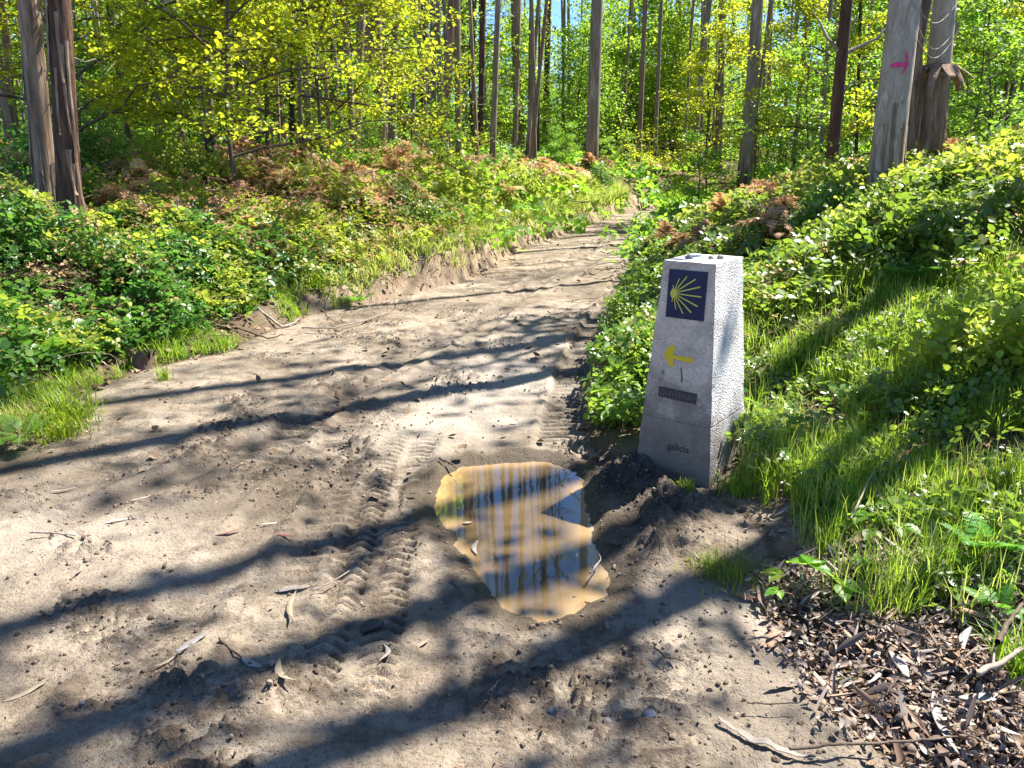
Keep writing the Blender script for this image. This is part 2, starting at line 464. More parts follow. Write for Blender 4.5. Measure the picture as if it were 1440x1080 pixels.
def bark(name, light, mid, dark, base=None, base_h=1.2, scale=1.0, bumpy=.6, vstretch=.12):
    t = NT(name)
    tc = t.new('TexCoord').outputs['Object']
    mp = t.new('Mapping'); t.l.new(tc, mp.inputs[0]); mp.inputs['Scale'].default_value = (1, 1, vstretch)
    n1 = t.noise(9 * scale, mp.outputs[0], 5, .6, .6)
    n2 = t.noise(38 * scale, mp.outputs[0], 4, .6)
    n3 = t.noise(2.2 * scale, tc, 3, .5, .4)
    c = t.ramp(n1, [(.30, dark), (.48, mid), (.66, light)])
    c = t.mix(t.ramp(n3, [(.42, 0.0), (.62, .75)]), c, mid)
    c = t.mix(t.math('MULTIPLY', t.ramp(n2, [(.35, 1.0), (.5, 0.0)]), .45), c, dark)
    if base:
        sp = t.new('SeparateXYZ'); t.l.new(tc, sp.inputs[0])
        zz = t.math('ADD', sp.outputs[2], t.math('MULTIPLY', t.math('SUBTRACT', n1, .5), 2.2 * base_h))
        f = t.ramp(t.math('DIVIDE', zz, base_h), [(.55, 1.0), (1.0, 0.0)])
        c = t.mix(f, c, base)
    c = t.mix(t.math('MULTIPLY', t.new('ObjectInfo').outputs['Random'], .45), c, (dark[0] * 1.3, dark[1] * 1.3, dark[2] * 1.3))
    b = t.bump(t.math('ADD', n1, t.math('MULTIPLY', n2, .6)), bumpy, .025)
    return t.done(t.principled(c, .85, b, .2))
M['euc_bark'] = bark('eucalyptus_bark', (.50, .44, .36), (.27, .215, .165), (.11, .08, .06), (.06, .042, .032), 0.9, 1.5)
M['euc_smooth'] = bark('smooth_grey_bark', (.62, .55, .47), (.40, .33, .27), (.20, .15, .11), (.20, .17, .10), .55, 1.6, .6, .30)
M['dark_bark'] = bark('dark_ridged_bark', (.24, .13, .085), (.11, .06, .042), (.03, .02, .016), None, 1, 1.5, 1.0, .13)
M['brown_bark'] = bark('peeling_brown_bark', (.56, .43, .31), (.30, .20, .135), (.10, .062, .045), None, 1, 1.4, 1.0, .10)
M['twig'] = bark('dead_twig', (.42, .38, .33), (.30, .25, .21), (.18, .14, .11), None, 1, 2, .3, .5)
M['limb'] = bark('oak_limb', (.20, .16, .12), (.12, .09, .065), (.06, .045, .035), None, 1, 1.5, .5, .3)

def soil():
    t = NT('packed_dirt')
    tc = t.new('TexCoord').outputs['Object']
    road, wet_shade, ero, clod, slab = t.attr('road'), t.attr('wet_shade'), t.attr('erode'), t.attr('clod'), t.attr('slab')
    n1 = t.noise(1.3, tc, 5, .6, .3); n2 = t.noise(9, tc, 6, .65); n3 = t.noise(70, tc, 4, .7); n4 = t.noise(260, tc, 2, .6)
    c = t.ramp(n1, [(.32, (.13, .098, .068)), (.47, (.24, .19, .138)), (.62, (.345, .285, .215))])
    n5 = t.noise(.45, tc, 4, .6, .5)
    c = t.mix(t.ramp(n5, [(.42, 0.0), (.6, .5)]), c, (.34, .285, .22))
    c = t.mix(t.ramp(n2, [(.46, 0.0), (.64, .75)]), c, (.12, .088, .06))
    c = t.mix(t.ramp(n3, [(.36, .6), (.48, 0.0)]), c, (.085, .062, .045))
    c = t.mix(t.ramp(n4, [(.60, 0.0), (.74, .45)]), c, (.46, .40, .32))
    vo = t.new('TexVoronoi'); vo.inputs['Scale'].default_value = 55; t.l.new(tc, vo.inputs['Vector'])
    peb = t.ramp(vo.outputs['Distance'], [(.10, 1.0), (.2, 0.0)])
    c = t.mix(t.math('MULTIPLY', peb, t.ramp(n2, [(.5, 0.0), (.62, .45)])), c, (.09, .065, .05))
    c = t.mix(t.math('MULTIPLY', clod, .75, True), c, (.085, .06, .042))  # dark clods, and painted shadow over mud and pit by the stone
    c = t.mix(t.math('MULTIPLY', slab, .75), c, t.mix(n3, (.30, .25, .19), (.40, .34, .27)))
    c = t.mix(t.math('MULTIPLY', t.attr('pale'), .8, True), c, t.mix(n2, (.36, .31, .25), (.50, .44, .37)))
    c = t.mix(ero, c, t.ramp(n2, [(.35, (.20, .13, .085)), (.6, (.40, .31, .21))]))
    flo = t.ramp(n2, [(.3, (.05, .036, .024)), (.5, (.12, .08, .05)), (.66, (.07, .075, .028)), (.8, (.22, .15, .09))])
    c = t.mix(t.math('SUBTRACT', 1.0, road, True), c, t.mix(ero, flo, c))
    c = t.mix(t.math('MULTIPLY', wet_shade, .8), c, (.06, .042, .026))  # damp soil, plus the shadow painted beside the stone
    r = t.math('SUBTRACT', .95, t.math('MULTIPLY', wet_shade, .45))
    h = t.math('ADD', t.math('MULTIPLY', n2, .8), t.math('ADD', t.math('MULTIPLY', n3, .35), t.math('MULTIPLY', n4, .08)))
    b = t.bump(h, 1.0, .04)
    return t.done(t.principled(c, r, b, .25))
M['soil'] = soil()

def water():
    t = NT('muddy_water')
    tc = t.new('TexCoord').outputs['Object']
    n = t.noise(3.0, tc, 3)
    dep = t.attr('depth')
    c = t.mix(dep, (.31, .205, .095), t.ramp(n, [(.3, (.07, .047, .02)), (.7, (.14, .095, .04))]))
    b = t.bump(t.noise(11, tc, 2, .5), .02, .01)
    p = t.new('BsdfPrincipled'); t.l.new(c, p.inputs['Base Color'])
    p.inputs['Roughness'].default_value = .015; p.inputs['IOR'].default_value = 1.33
    p.inputs['Coat Weight'].default_value = 1.0; p.inputs['Coat Roughness'].default_value = .035; p.inputs['Coat IOR'].default_value = 1.55
    t.l.new(b, p.inputs['Normal']); t.l.new(b, p.inputs['Coat Normal'])
    return t.done(p.outputs[0])
M['water'] = water()

def concrete(name, rough_face):
    t = NT(name)
    tc = t.new('TexCoord').outputs['Object']
    sp = t.new('SeparateXYZ'); t.l.new(tc, sp.inputs[0])
    z = sp.outputs[2]
    n1 = t.noise(6, tc, 5, .65, .3); n2 = t.noise(170, tc, 3, .7); n3 = t.noise(22, tc, 4, .6)
    c = t.ramp(n1, [(.3, (.60, .49, .37)), (.7, (.80, .68, .53))])
    if rough_face: c = t.ramp(n1, [(.3, (.66, .63, .59)), (.7, (.82, .79, .75))])  # rough sides paler than the front, sunlight partly put into their colour
    c = t.mix(t.ramp(n2, [(.38, .7), (.48, 0.0)]), c, (.17, .155, .14))
    c = t.mix(t.ramp(n2, [(.58, 0.0), (.7, .5)]), c, (.66, .64, .61))
    # splash dirt climbing from the ground with a ragged edge
    zz = t.math('ADD', z, t.math('ADD', t.math('MULTIPLY', t.math('SUBTRACT', n3, .5), .35), t.math('MULTIPLY', t.math('SUBTRACT', n1, .5), .5)))
    f = t.ramp(zz, [(.12, .8), (.36, .62 if not rough_face else .15), (.47, .25 if not rough_face else 0.0), (.6, 0.0)])
    c = t.mix(f, c, (.135, .10, .07))
    c = t.mix(t.ramp(t.noise(3.1, tc, 5, .7, 1.2), [(.48, 0.0), (.62, .5)]), c, (.20, .17, .13))
    # horizontal casting joint
    j = t.math('ABSOLUTE', t.math('SUBTRACT', t.math('ADD', z, t.math('MULTIPLY', n3, .012)), .305))
    jf = t.ramp(t.math('MULTIPLY', j, 100), [(.15, 1.0), (.45, 0.0)])
    c = t.mix(t.math('MULTIPLY', jf, .35), c, (.12, .10, .08))
    vo = t.new('TexVoronoi'); vo.inputs['Scale'].default_value = 120 if rough_face else 120; t.l.new(tc, vo.inputs['Vector'])
    h = t.math('ADD', t.math('MULTIPLY', vo.outputs['Distance'], 1.0 if rough_face else .25), t.math('MULTIPLY', n2, .6))
    h = t.math('SUBTRACT', h, t.math('MULTIPLY', jf, 1.0))
    b = t.bump(t.math('ADD', h, t.math('MULTIPLY', n3, .8 if rough_face else .2)), .62 if rough_face else .4, .007)
    return t.done(t.principled(c, .9, b, .25))
M['conc_front'] = concrete('cast_concrete', False)
M['conc_side'] = concrete('hammered_concrete_sunlit', True)

def paint(name, col, wear, wc, rough=.5, scale=60):
    t = NT(name); tc = t.new('TexCoord').outputs['Object']
    n = t.noise(scale, tc, 4, .65)
    c = t.mix(t.ramp(n, [(.5, 0.0), (.72, wear)]), col, wc)
    return t.done(t.principled(c, rough, t.bump(n, .2, .003), .4))
M['blue_tile'] = paint('blue_ceramic', (.004, .006, .045), .3, (.012, .016, .09), .38, 20)
M['tile_yellow'] = paint('yellow_glaze', (.62, .58, .07), .3, (.45, .42, .08), .35, 40)
M['yellow_paint'] = paint('yellow_brush_paint', (.80, .56, .01), .7, (.58, .45, .12), .6, 45)
M['plate'] = paint('tarnished_metal', (.05, .045, .042), .7, (.13, .115, .10), .5, 70)
M['engrave'] = paint('engraved_letters', (.075, .06, .048), .6, (.15, .125, .10), .9, 90)
M['pink'] = paint('pink_spray_paint', (.72, .03, .20), .7, (.42, .20, .22), .7, 30)
M['pebble'] = paint('pebble_stone', (0.204, 0.180, 0.156), .8, (0.312, 0.294, 0.270), .8, 30)
M['bluestone'] = paint('blue_grey_stone', (0.140, 0.150, 0.170), .8, (0.250, 0.260, 0.275), .8, 25)
M['dark_leaf'] = paint('glossy_dark_leaf', (.01, .085, .045), .3, (.02, .12, .06), .35, 30)
M['leaf_grey'] = paint('silver_grey_leaf', (0.221, 0.202, 0.195), .7, (0.143, 0.124, 0.117), .5, 35)
M['leaf_tan'] = paint('tan_leaf', (0.273, 0.221, 0.156), .7, (0.182, 0.130, 0.085), .6, 35)
M['leaf_red'] = paint('red_leaf', (0.247, 0.090, 0.068), .7, (0.150, 0.060, 0.045), .5, 35)
M['leaf_pale'] = paint('pale_leaf', (0.375, 0.330, 0.277), .8, (0.225, 0.180, 0.135), .6, 45)
M['leaf_brown'] = paint('brown_leaf', (.16, .085, .055), .7, (.08, .045, .03), .55, 35)
M['rot_wood'] = paint('weathered_wood', (.12, .085, .06), .9, (.035, .026, .02), .9, 26)
M['dark_clod'] = paint('black_mud', (.05, .042, .036), .8, (.10, .085, .07), .7, 40)
M['birch'] = paint('pale_bark_strip', (.20, .175, .15), .9, (0.150, 0.120, 0.102), .7, 22)

# ------------------------------------------------------------------ ground
def axis_grid(lo_f, hi_f, step, lo, hi, g):
    a = list(np.arange(lo_f, hi_f, step))
    s, x = step, a[-1]
    while x < hi: s *= g; x += s; a.append(x)
    s, x, b = step, a[0], []
    while x > lo: s *= 1.10; x -= s; b.append(x)
    return np.array(b[::-1] + a)
gx = axis_grid(-2.3, 1.45, 0.010, -110, 110, 1.045)
gy = axis_grid(1.55, 4.75, 0.010, -40, 150, 1.013)
GX, GY = np.meshgrid(gx, gy)
fx, fy = GX.ravel(), GY.ravel()
GZ = H(fx, fy)
sLv, sRv = xL(fx, fy) - fx, fx - xR(fx, fy)
road_a = ss(0.02, -0.05, sLv) * ss(0.03, -0.03, sRv)
pv = np.full(fx.shape, 2.0); q = (np.abs(fx) < 2.5) & (fy > 1.2) & (fy < 6); pv[q] = pud_sd(fx[q], fy[q])
wet_shade_a = np.clip(1.25 * ss(0.17, 0.04, pv + 0.22 * (fbm(fx * 7, fy * 7, 3, 4) - .5)) + 0.9 * np.exp(-(((fx - 0.62) / 0.22) ** 2 + ((fy - 3.5) / 0.5) ** 2)) * ss(-.05, .1, GZ + .1), 0, 1)  # damp shore; mud beside the stone is wet and also carries painted shadow
groove = np.clip(-tracks(fx, fy, np.ones(fx.shape)) / .03, 0, 1)
wet_shade_a = np.clip(wet_shade_a + .45 * groove + .5 * ss(.58, .72, fbm(fx * 1.1, fy * .8, 123, 4)) * road_a, 0, 1)
ero_a = np.exp(-((sLv - 0.14) / 0.20) ** 2) * ss(7, 9, fy) * (sLv > -0.1)
ero_a = np.maximum(ero_a, .8 * ss(-0.02, 0.04, sRv) * ss(.35, .1, sRv) * ss(4.8, 6, fy))
ero_a = np.maximum(ero_a, .9 * ss(0.0, .1, sRv) * ss(.55, .2, sRv) * ss(2.95, 3.1, fy) * ss(4.6, 4.0, fy))
clod_shade_a = .9 * np.clip(np.exp(-(((fx - 0.70) / 0.24) ** 2 + ((fy - 3.5) / 0.5) ** 2)) + np.exp(-(((fx - 0.45) / 0.2) ** 2 + ((fy - 4.15) / 0.3) ** 2)), 0, 1) * (.5 + .5 * vn(fx * 14, fy * 14, 8)) + ss(0.46, 0.66, fbm(fx * 34 + 3 * vn(fx * 12, fy * 12, 92), fy * 34, 91, 3, .6)) * ss(0.50, 0.7, fbm(fx * 2.3, fy * 2.3, 95, 3) + .8 * np.exp(-(((fx + 1.0) / 0.3) ** 2 + ((fy - 4.9) / 0.55) ** 2))  # mud heap and pit get painted shadow first, then the dark clods
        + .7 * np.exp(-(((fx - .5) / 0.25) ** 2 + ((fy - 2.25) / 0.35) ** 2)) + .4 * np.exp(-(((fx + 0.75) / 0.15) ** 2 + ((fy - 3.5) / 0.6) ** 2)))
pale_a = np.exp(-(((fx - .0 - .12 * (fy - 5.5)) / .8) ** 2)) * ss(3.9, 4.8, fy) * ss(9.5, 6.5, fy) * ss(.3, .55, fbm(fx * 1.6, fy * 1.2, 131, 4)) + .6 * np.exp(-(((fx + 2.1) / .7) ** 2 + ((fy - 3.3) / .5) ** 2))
slab_a = ss(.35, .15, np.abs(sRv + .22)) * ss(2.95, 2.6, fy)
nx_, ny_ = len(gx), len(gy)
ii = np.arange(ny_ - 1)[:, None] * nx_ + np.arange(nx_ - 1)[None, :]
Fg = np.stack([ii, ii + 1, ii + nx_ + 1, ii + nx_], -1).reshape(-1, 4)
Vg = np.stack([fx, fy, GZ], -1)
fc = road_a[Fg].mean(1) > 0.5
fc &= (fy[Fg[:, 0]] > -40)
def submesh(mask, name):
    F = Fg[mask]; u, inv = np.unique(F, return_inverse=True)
    at_ = {'road': road_a[u], 'wet_shade': wet_shade_a[u], 'erode': ero_a[u], 'clod': clod_shade_a[u], 'slab': slab_a[u], 'pale': pale_a[u]}
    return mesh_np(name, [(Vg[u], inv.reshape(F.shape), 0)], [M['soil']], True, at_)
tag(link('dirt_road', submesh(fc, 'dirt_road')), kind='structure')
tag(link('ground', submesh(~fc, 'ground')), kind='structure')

# puddle: a fine flat disc, wider than its shore so that the terrain cuts it
_w = 56
wx, wy = np.meshgrid(np.linspace(-.62, .62, _w), np.linspace(2.4, 4.35, _w))
wx, wy = wx.ravel(), wy.ravel(); wsd = pud_sd(wx, wy)
jj = np.arange(_w - 1)[:, None] * _w + np.arange(_w - 1)[None, :]
WF = np.stack([jj, jj + 1, jj + _w + 1, jj + _w], -1).reshape(-1, 4)
WF = WF[wsd[WF].min(1) < .10]
pud = mesh_np('puddle', [(np.stack([wx, wy, np.full(wx.shape, -0.035)], -1), WF, 0)], [M['water']], True, {'depth': ss(-.01, -.14, wsd) * ss(-.45, -.05, wx + .12 * (vn(wx * 5, wy * 5, 9) - .5) - .3 * (wy - 3.9))})
tag(link('puddle', pud), kind='structure')

# ------------------------------------------------------------------ waymark stone
def box_taper(w0, d0, w1, d1, h, z0=-0.25, bev=0.012, nx=1):
    bm = bmesh.new()
    k = z0 / h
    def wd(z): t = z / h; return w0 + (w1 - w0) * t, d0 + (d1 - d0) * t
    rings = []
    for z in (z0, 0.0, .3, .6, .9, h):
        w, d = wd(z)
        rings.append([bm.verts.new((sx * w / 2, sy * d / 2, z)) for sx, sy in ((-1, -1), (1, -1), (1, 1), (-1, 1))])
    for a, b in zip(rings[:-1], rings[1:]):
        for i in range(4):
            f = bm.faces.new((a[i], a[(i + 1) % 4], b[(i + 1) % 4], b[i])); f.material_index = 0 if i == 0 else 1
    f = bm.faces.new(rings[-1]); f.material_index = 1
    bm.faces.new(rings[0][::-1])
    vert_e = [e for e in bm.edges if len(e.link_faces) == 2 and e.calc_face_angle(0) > 0.6 and max(v.co.z for v in e.verts) > z0 + .01]
    bmesh.ops.bevel(bm, geom=vert_e, offset=bev, segments=3, affect='EDGES', profile=.6)
    bmesh.ops.subdivide_edges(bm, edges=[e for e in bm.edges if e.calc_length() > .06], cuts=9, use_grid_fill=True)
    bm.verts.ensure_lookup_table()
    for v in bm.verts:
        w, d = wd(v.co.z); x, y, z = v.co
        n_ = float(fbm([x * 9 + z * 3], [y * 9 + z * 11], 401, 3)[0]) - .5
        edge = max(0, 1 - (w / 2 - abs(x)) / .03) * max(0, 1 - (d / 2 - abs(y)) / .03)
        top = max(0, 1 - (h - z) / .02) * max(0, 1 - min(w / 2 - abs(x), d / 2 - abs(y)) / .02)
        chip = max(0, float(fbm([z * 16 + x * 30], [y * 30 + z * 5], 402, 2)[0]) - .52) * .022 * max(edge, top)
        out = Vector((x / w, y / d, 0)); out.normalize()
        v.co -= out * (chip + .0015 * n_ * (1 if y > -d / 2 + .02 else .25)); v.co.z -= chip * top * .6
    return bm
import bmesh
SZ0 = 0.02
ST_ROT = math.radians(-36)
ST = dict(w0=.41, d0=.48, w1=.265, d1=.345, h=1.085)
stone = empty('waymark_stone', (STONE_C[0], STONE_C[1], SZ0), 'tapered grey concrete waymark post with blue shell tile standing beside the puddle', 'waymark', rz=ST_ROT)
bm = box_taper(**ST)
me = bpy.data.meshes.new('shaft'); bm.to_mesh(me); bm.free()
me.materials.append(M['conc_front']); me.materials.append(M['conc_side'])
shaft = link('shaft', me, stone)
def front(a, z, off):
    t = z / ST['h']; d = ST['d0'] + (ST['d1'] - ST['d0']) * t
    return (a, -d / 2 - off, z)
def slab_poly(name, pts, th, mat, parent, off0=-0.004, curve=None):
    """an outline on the front face (a, z), extruded th outwards from off0"""
    bm = bmesh.new()
    lo = [bm.verts.new(front(a, z, off0)) for a, z in pts]; hi = [bm.verts.new(front(a, z, th)) for a, z in pts]
    bm.faces.new(hi); n = len(pts)
    for i in range(n): bm.faces.new((lo[i], lo[(i + 1) % n], hi[(i + 1) % n], hi[i]))
    bmesh.ops.recalc_face_normals(bm, faces=bm.faces)
    me = bpy.data.meshes.new(name); bm.to_mesh(me); bm.free(); me.materials.append(mat)
    return link(name, me, parent)
TX0, TZ1, TW, TH = -0.098, 1.045, .196, .232
def tp(u, v):  # zoom pixel on the tile -> face coordinates
    return TX0 + (u - 80) / 225 * TW, TZ1 - (v - 60) / 265 * TH
tile = slab_poly('shell_tile', [tp(80, 325), tp(305, 325), tp(305, 60), tp(80, 60)], .006, M['blue_tile'], stone)
bmF = bmesh.new()
hub = (116, 190)
ends = [(112, 145, .5), (146, 106, .6), (189, 92, .8), (239, 103, 1), (270, 142, 1), (281, 195, 1), (266, 248, 1), (231, 285, 1), (184, 296, .8), (139, 276, .6), (112, 238, .5)]
for k, (eu, ev, wdt) in enumerate(ends):
    ax, az = tp(*hub); bx, bz = tp(eu, ev)
    L = math.hypot(bx - ax, bz - az); nxx, nzz = -(bz - az) / L, (bx - ax) / L
    w0, w1 = .0020, .0034 * wdt
    q = [(ax + nxx * w0, az + nzz * w0), (ax - nxx * w0, az - nzz * w0), (bx - nxx * w1, bz - nzz * w1), (bx + nxx * w1, bz + nzz * w1)]
    off = .0078 + .0002 * (k % 3)
    hi = [bmF.verts.new(front(a, z, off)) for a, z in q]; lo = [bmF.verts.new(front(a, z, .004)) for a, z in q]
    bmF.faces.new(hi)
    for i in range(4): bmF.faces.new((lo[i], lo[(i + 1) % 4], hi[(i + 1) % 4], hi[i]))
hp = [tp(98, 190), tp(106, 212), tp(118, 216), tp(135, 200), tp(138, 188), tp(132, 176), tp(116, 162), tp(107, 168)]
hi = [bmF.verts.new(front(a, z, .0088)) for a, z in hp]; lo = [bmF.verts.new(front(a, z, .004)) for a, z in hp]
bmF.faces.new(hi)
for i in range(8): bmF.faces.new((lo[i], lo[(i + 1) % 8], hi[(i + 1) % 8], hi[i]))
bmesh.ops.recalc_face_normals(bmF, faces=bmF.faces)
me = bpy.data.meshes.new('scallop_shell'); bmF.to_mesh(me); bmF.free(); me.materials.append(M['tile_yellow'])
link('scallop_shell', me, tile)
# brushed arrow
ar = [(85, 540), (98, 512), (118, 486), (140, 476), (152, 488), (147, 508), (141, 532), (152, 535), (200, 536), (258, 534), (263, 548), (258, 561), (205, 563), (150, 556), (142, 562), (152, 584), (150, 600), (134, 606), (116, 590), (98, 562)]
def arp(u, v): return TX0 + (u - 80) / 225 * TW, .625 + (540 - v) / 265 * TH * .98
slab_poly('painted_arrow', [arp(*p) for p in ar][::-1], .0022, M['yellow_paint'], stone)
pz = .435
plate = slab_poly('name_plate', [(-.105, pz - .024), (.098, pz - .030), (.098, pz + .022), (-.105, pz + .028)], .0035, M['plate'], stone)
def letters(name, body, size, pos_a, pos_z, off, mat, parent, shear=0):
    cu = bpy.data.curves.new('lettering', 'FONT'); cu.body = body; cu.size = size; cu.extrude = .0012; cu.offset = .0006
    ob = bpy.data.objects.new('lettering', cu); COL.objects.link(ob)
    dg = bpy.context.evaluated_depsgraph_get(); dg.update()
    me = bpy.data.meshes.new_from_object(ob.evaluated_get(dg))
    bpy.data.objects.remove(ob)
    tilt = math.atan((ST['d0'] - ST['d1']) / 2 / ST['h'])
    me.transform(Matrix.Translation(front(pos_a, pos_z, off)) @ Matrix.Rotation(PI / 2 - tilt, 4, 'X'))
    me.materials.clear(); me.materials.append(mat)
    return link(name, me, parent)
letters('lettering', 'galicia', .050, -.035, .152, .0008, M['engrave'], stone)
# illegible scratches left on the plate, and scuffs on the shaft
mb = bmesh.new(); rr = random.Random(4)
for k in range(16):
    a = -.09 + k * .0118; z = pz + rr.uniform(-.008, .004); w, h = rr.uniform(.003, .006), rr.uniform(.010, .020)
    s_ = rr.uniform(-.004, .004)
    vs = [mb.verts.new(front(*p, .0041)) for p in ((a, z - h / 2), (a + w, z - h / 2 + s_), (a + w + s_, z + h / 2), (a + s_, z + h / 2 - s_))]
    mb.faces.new(vs)
me = bpy.data.meshes.new('worn_marks'); mb.to_mesh(me); mb.free(); me.materials.append(paint('worn_marks', (.17, .155, .14), .8, (.07, .06, .055), .7, 120))
link('worn_marks', me, plate)
slab_poly('scratch', [(.012, .50), (.018, .50), (.006, .575), (.001, .572)], .0012, M['engrave'], stone)
slab_poly('scratch', [(-.098, .52), (-.078, .525), (-.086, .548), (-.100, .545)], .0010, paint('faded_paint', (.24, .225, .20), .8, (.42, .40, .37), .9, 60), stone)

def rock(name, loc, dims, mat, label, cat, group=None, seed=0, rot=0):
    bm = bmesh.new(); bmesh.ops.create_icosphere(bm, subdivisions=3, radius=1)
    for v in bm.verts:
        n = v.co.normalized()
        k = 1 + .34 * (float(fbm([n.x * 1.6 + seed], [n.y * 1.6 + n.z * 2.1], seed, 3)[0]) - .5) * 2
        v.co = Vector((n.x * dims[0], n.y * dims[1], n.z * dims[2])) * k
    me = bpy.data.meshes.new(name); bm.to_mesh(me); bm.free(); me.materials.append(mat)
    me.polygons.foreach_set('use_smooth', [True] * len(me.polygons))
    o = link(name, me); o.location = loc; o.rotation_euler = (0, 0, rot)
    return tag(o, label, cat, group)
def on_stone(a, b):
    c, s = math.cos(ST_ROT), math.sin(ST_ROT)
    return STONE_C[0] + a * c - b * s, STONE_C[1] + a * s + b * c, SZ0 + ST['h'] + .006
x_, y_, z_ = on_stone(-.055, -.06); rock('pebble', (x_, y_, z_), (.018, .014, .013), M['bluestone'], 'small grey pebble at the left of the post top', 'pebble', 'pebbles left on the post', 3)
x_, y_, z_ = on_stone(.035, .0); rock('pebble', (x_, y_, z_), (.013, .012, .010), M['pebble'], 'smallest pale pebble between two others on the post top', 'pebble', 'pebbles left on the post', 5)
x_, y_, z_ = on_stone(.075, .02); rock('pebble', (x_, y_, z_ + .002), (.017, .015, .013), M['pebble'], 'largest cream pebble near the right edge of the post top', 'pebble', 'pebbles left on the post', 8)

# ------------------------------------------------------------------ trunks and crowns
def trunk_pts(h, lean=(0, 0), bend=.1, seed=0, n=22):
    r_ = random.Random(seed); a, b = r_.uniform(0, 6.3), r_.uniform(0, 6.3)
    P = []
    for i in range(n):
        t = i / (n - 1); z = -0.4 + (h + .4) * t
        P.append((lean[0] * z + bend * math.sin(2.2 * t * 3 + a) * t, lean[1] * z + bend * math.sin(1.9 * t * 3 + b) * t, z))
    return np.array(P)
def trunk_r(r, n=22, flare=.35, top=.3):
    t = np.linspace(0, 1, n)
    return r * (1 - (1 - top) * t) * (1 + flare * np.exp(-t * 16))

def euc_trunk(h, r, lean, bend, mat, seed, seg=14, twigs=0, tw_lo=1.5, tw_hi=6):
    mb = MB(); P = trunk_pts(h, lean, bend, seed, 26); R_ = trunk_r(r, 26, .14)
    mb.tube(P, R_, seg, 0, .05, seed)
    me = mb.mesh('trunk', [mat])
    tw = None
    if twigs:
        tw = []; rr = random.Random(seed + 5)
        for k in range(twigs):
            z = rr.uniform(tw_lo, tw_hi); i = np.interp(z, P[:, 2], np.arange(len(P))); p = P[int(i)] + (P[min(int(i) + 1, 25)] - P[int(i)]) * (i - int(i))
            a = rr.uniform(0, 6.3); L = rr.uniform(.25, .9); d = Vector((math.cos(a), math.sin(a), rr.uniform(-.1, .35)))
            q = []
            for s_ in range(6):
                t = s_ / 5; q.append((p[0] + d.x * L * t, p[1] + d.y * L * t, p[2] + d.z * L * t + rr.uniform(-.3, .15) * L * t * t))
            tb = MB(); tb.tube(q, np.linspace(.008, .002, 6), 4, 0); tw.append(tb.mesh('dead_twig', [M['twig']]))
    return me, tw, P

def euc_crown(h, seed, n=1500, z0=.5, spread=.11):
    r_ = np.random.default_rng(seed); mb = MB(); pos = []
    P = trunk_pts(h, (0, 0), .0, seed)
    for k in range(20):
        t = z0 + (1 - z0) * (k + r_.random()) / 20; z = h * t
        a = k * 2.4 + r_.random(); L = h * spread * (1.25 - t) * (.7 + .6 * r_.random()) * 2
        q = np.array([[math.cos(a) * L * s, math.sin(a) * L * s, z + L * (.75 * s - .25 * s * s)] for s in np.linspace(0, 1, 6)])
        mb.tube(q, np.linspace(.045, .01, 6), 5, 1)
        for s in (3, 4, 5):
            m = n // 60
            pos.append(q[s] + r_.normal(size=(m, 3)) * np.array([.42, .42, .45]) * (.6 + h / 40))
    pos = np.concatenate(pos)
    nrm = r_.normal(size=(len(pos), 3)); nrm[:, 2] *= .4
    R_ = frames(nrm, r_.uniform(-.5, .5, len(pos)) - PI / 2)
    V, F = scatter(LANCE, pos, R_, r_.uniform(.22, .42, len(pos)) * 1.0)
    mb.add(V, F, 0)
    return mb.mesh('crown', [M['euc_leaf'], M['twig']])

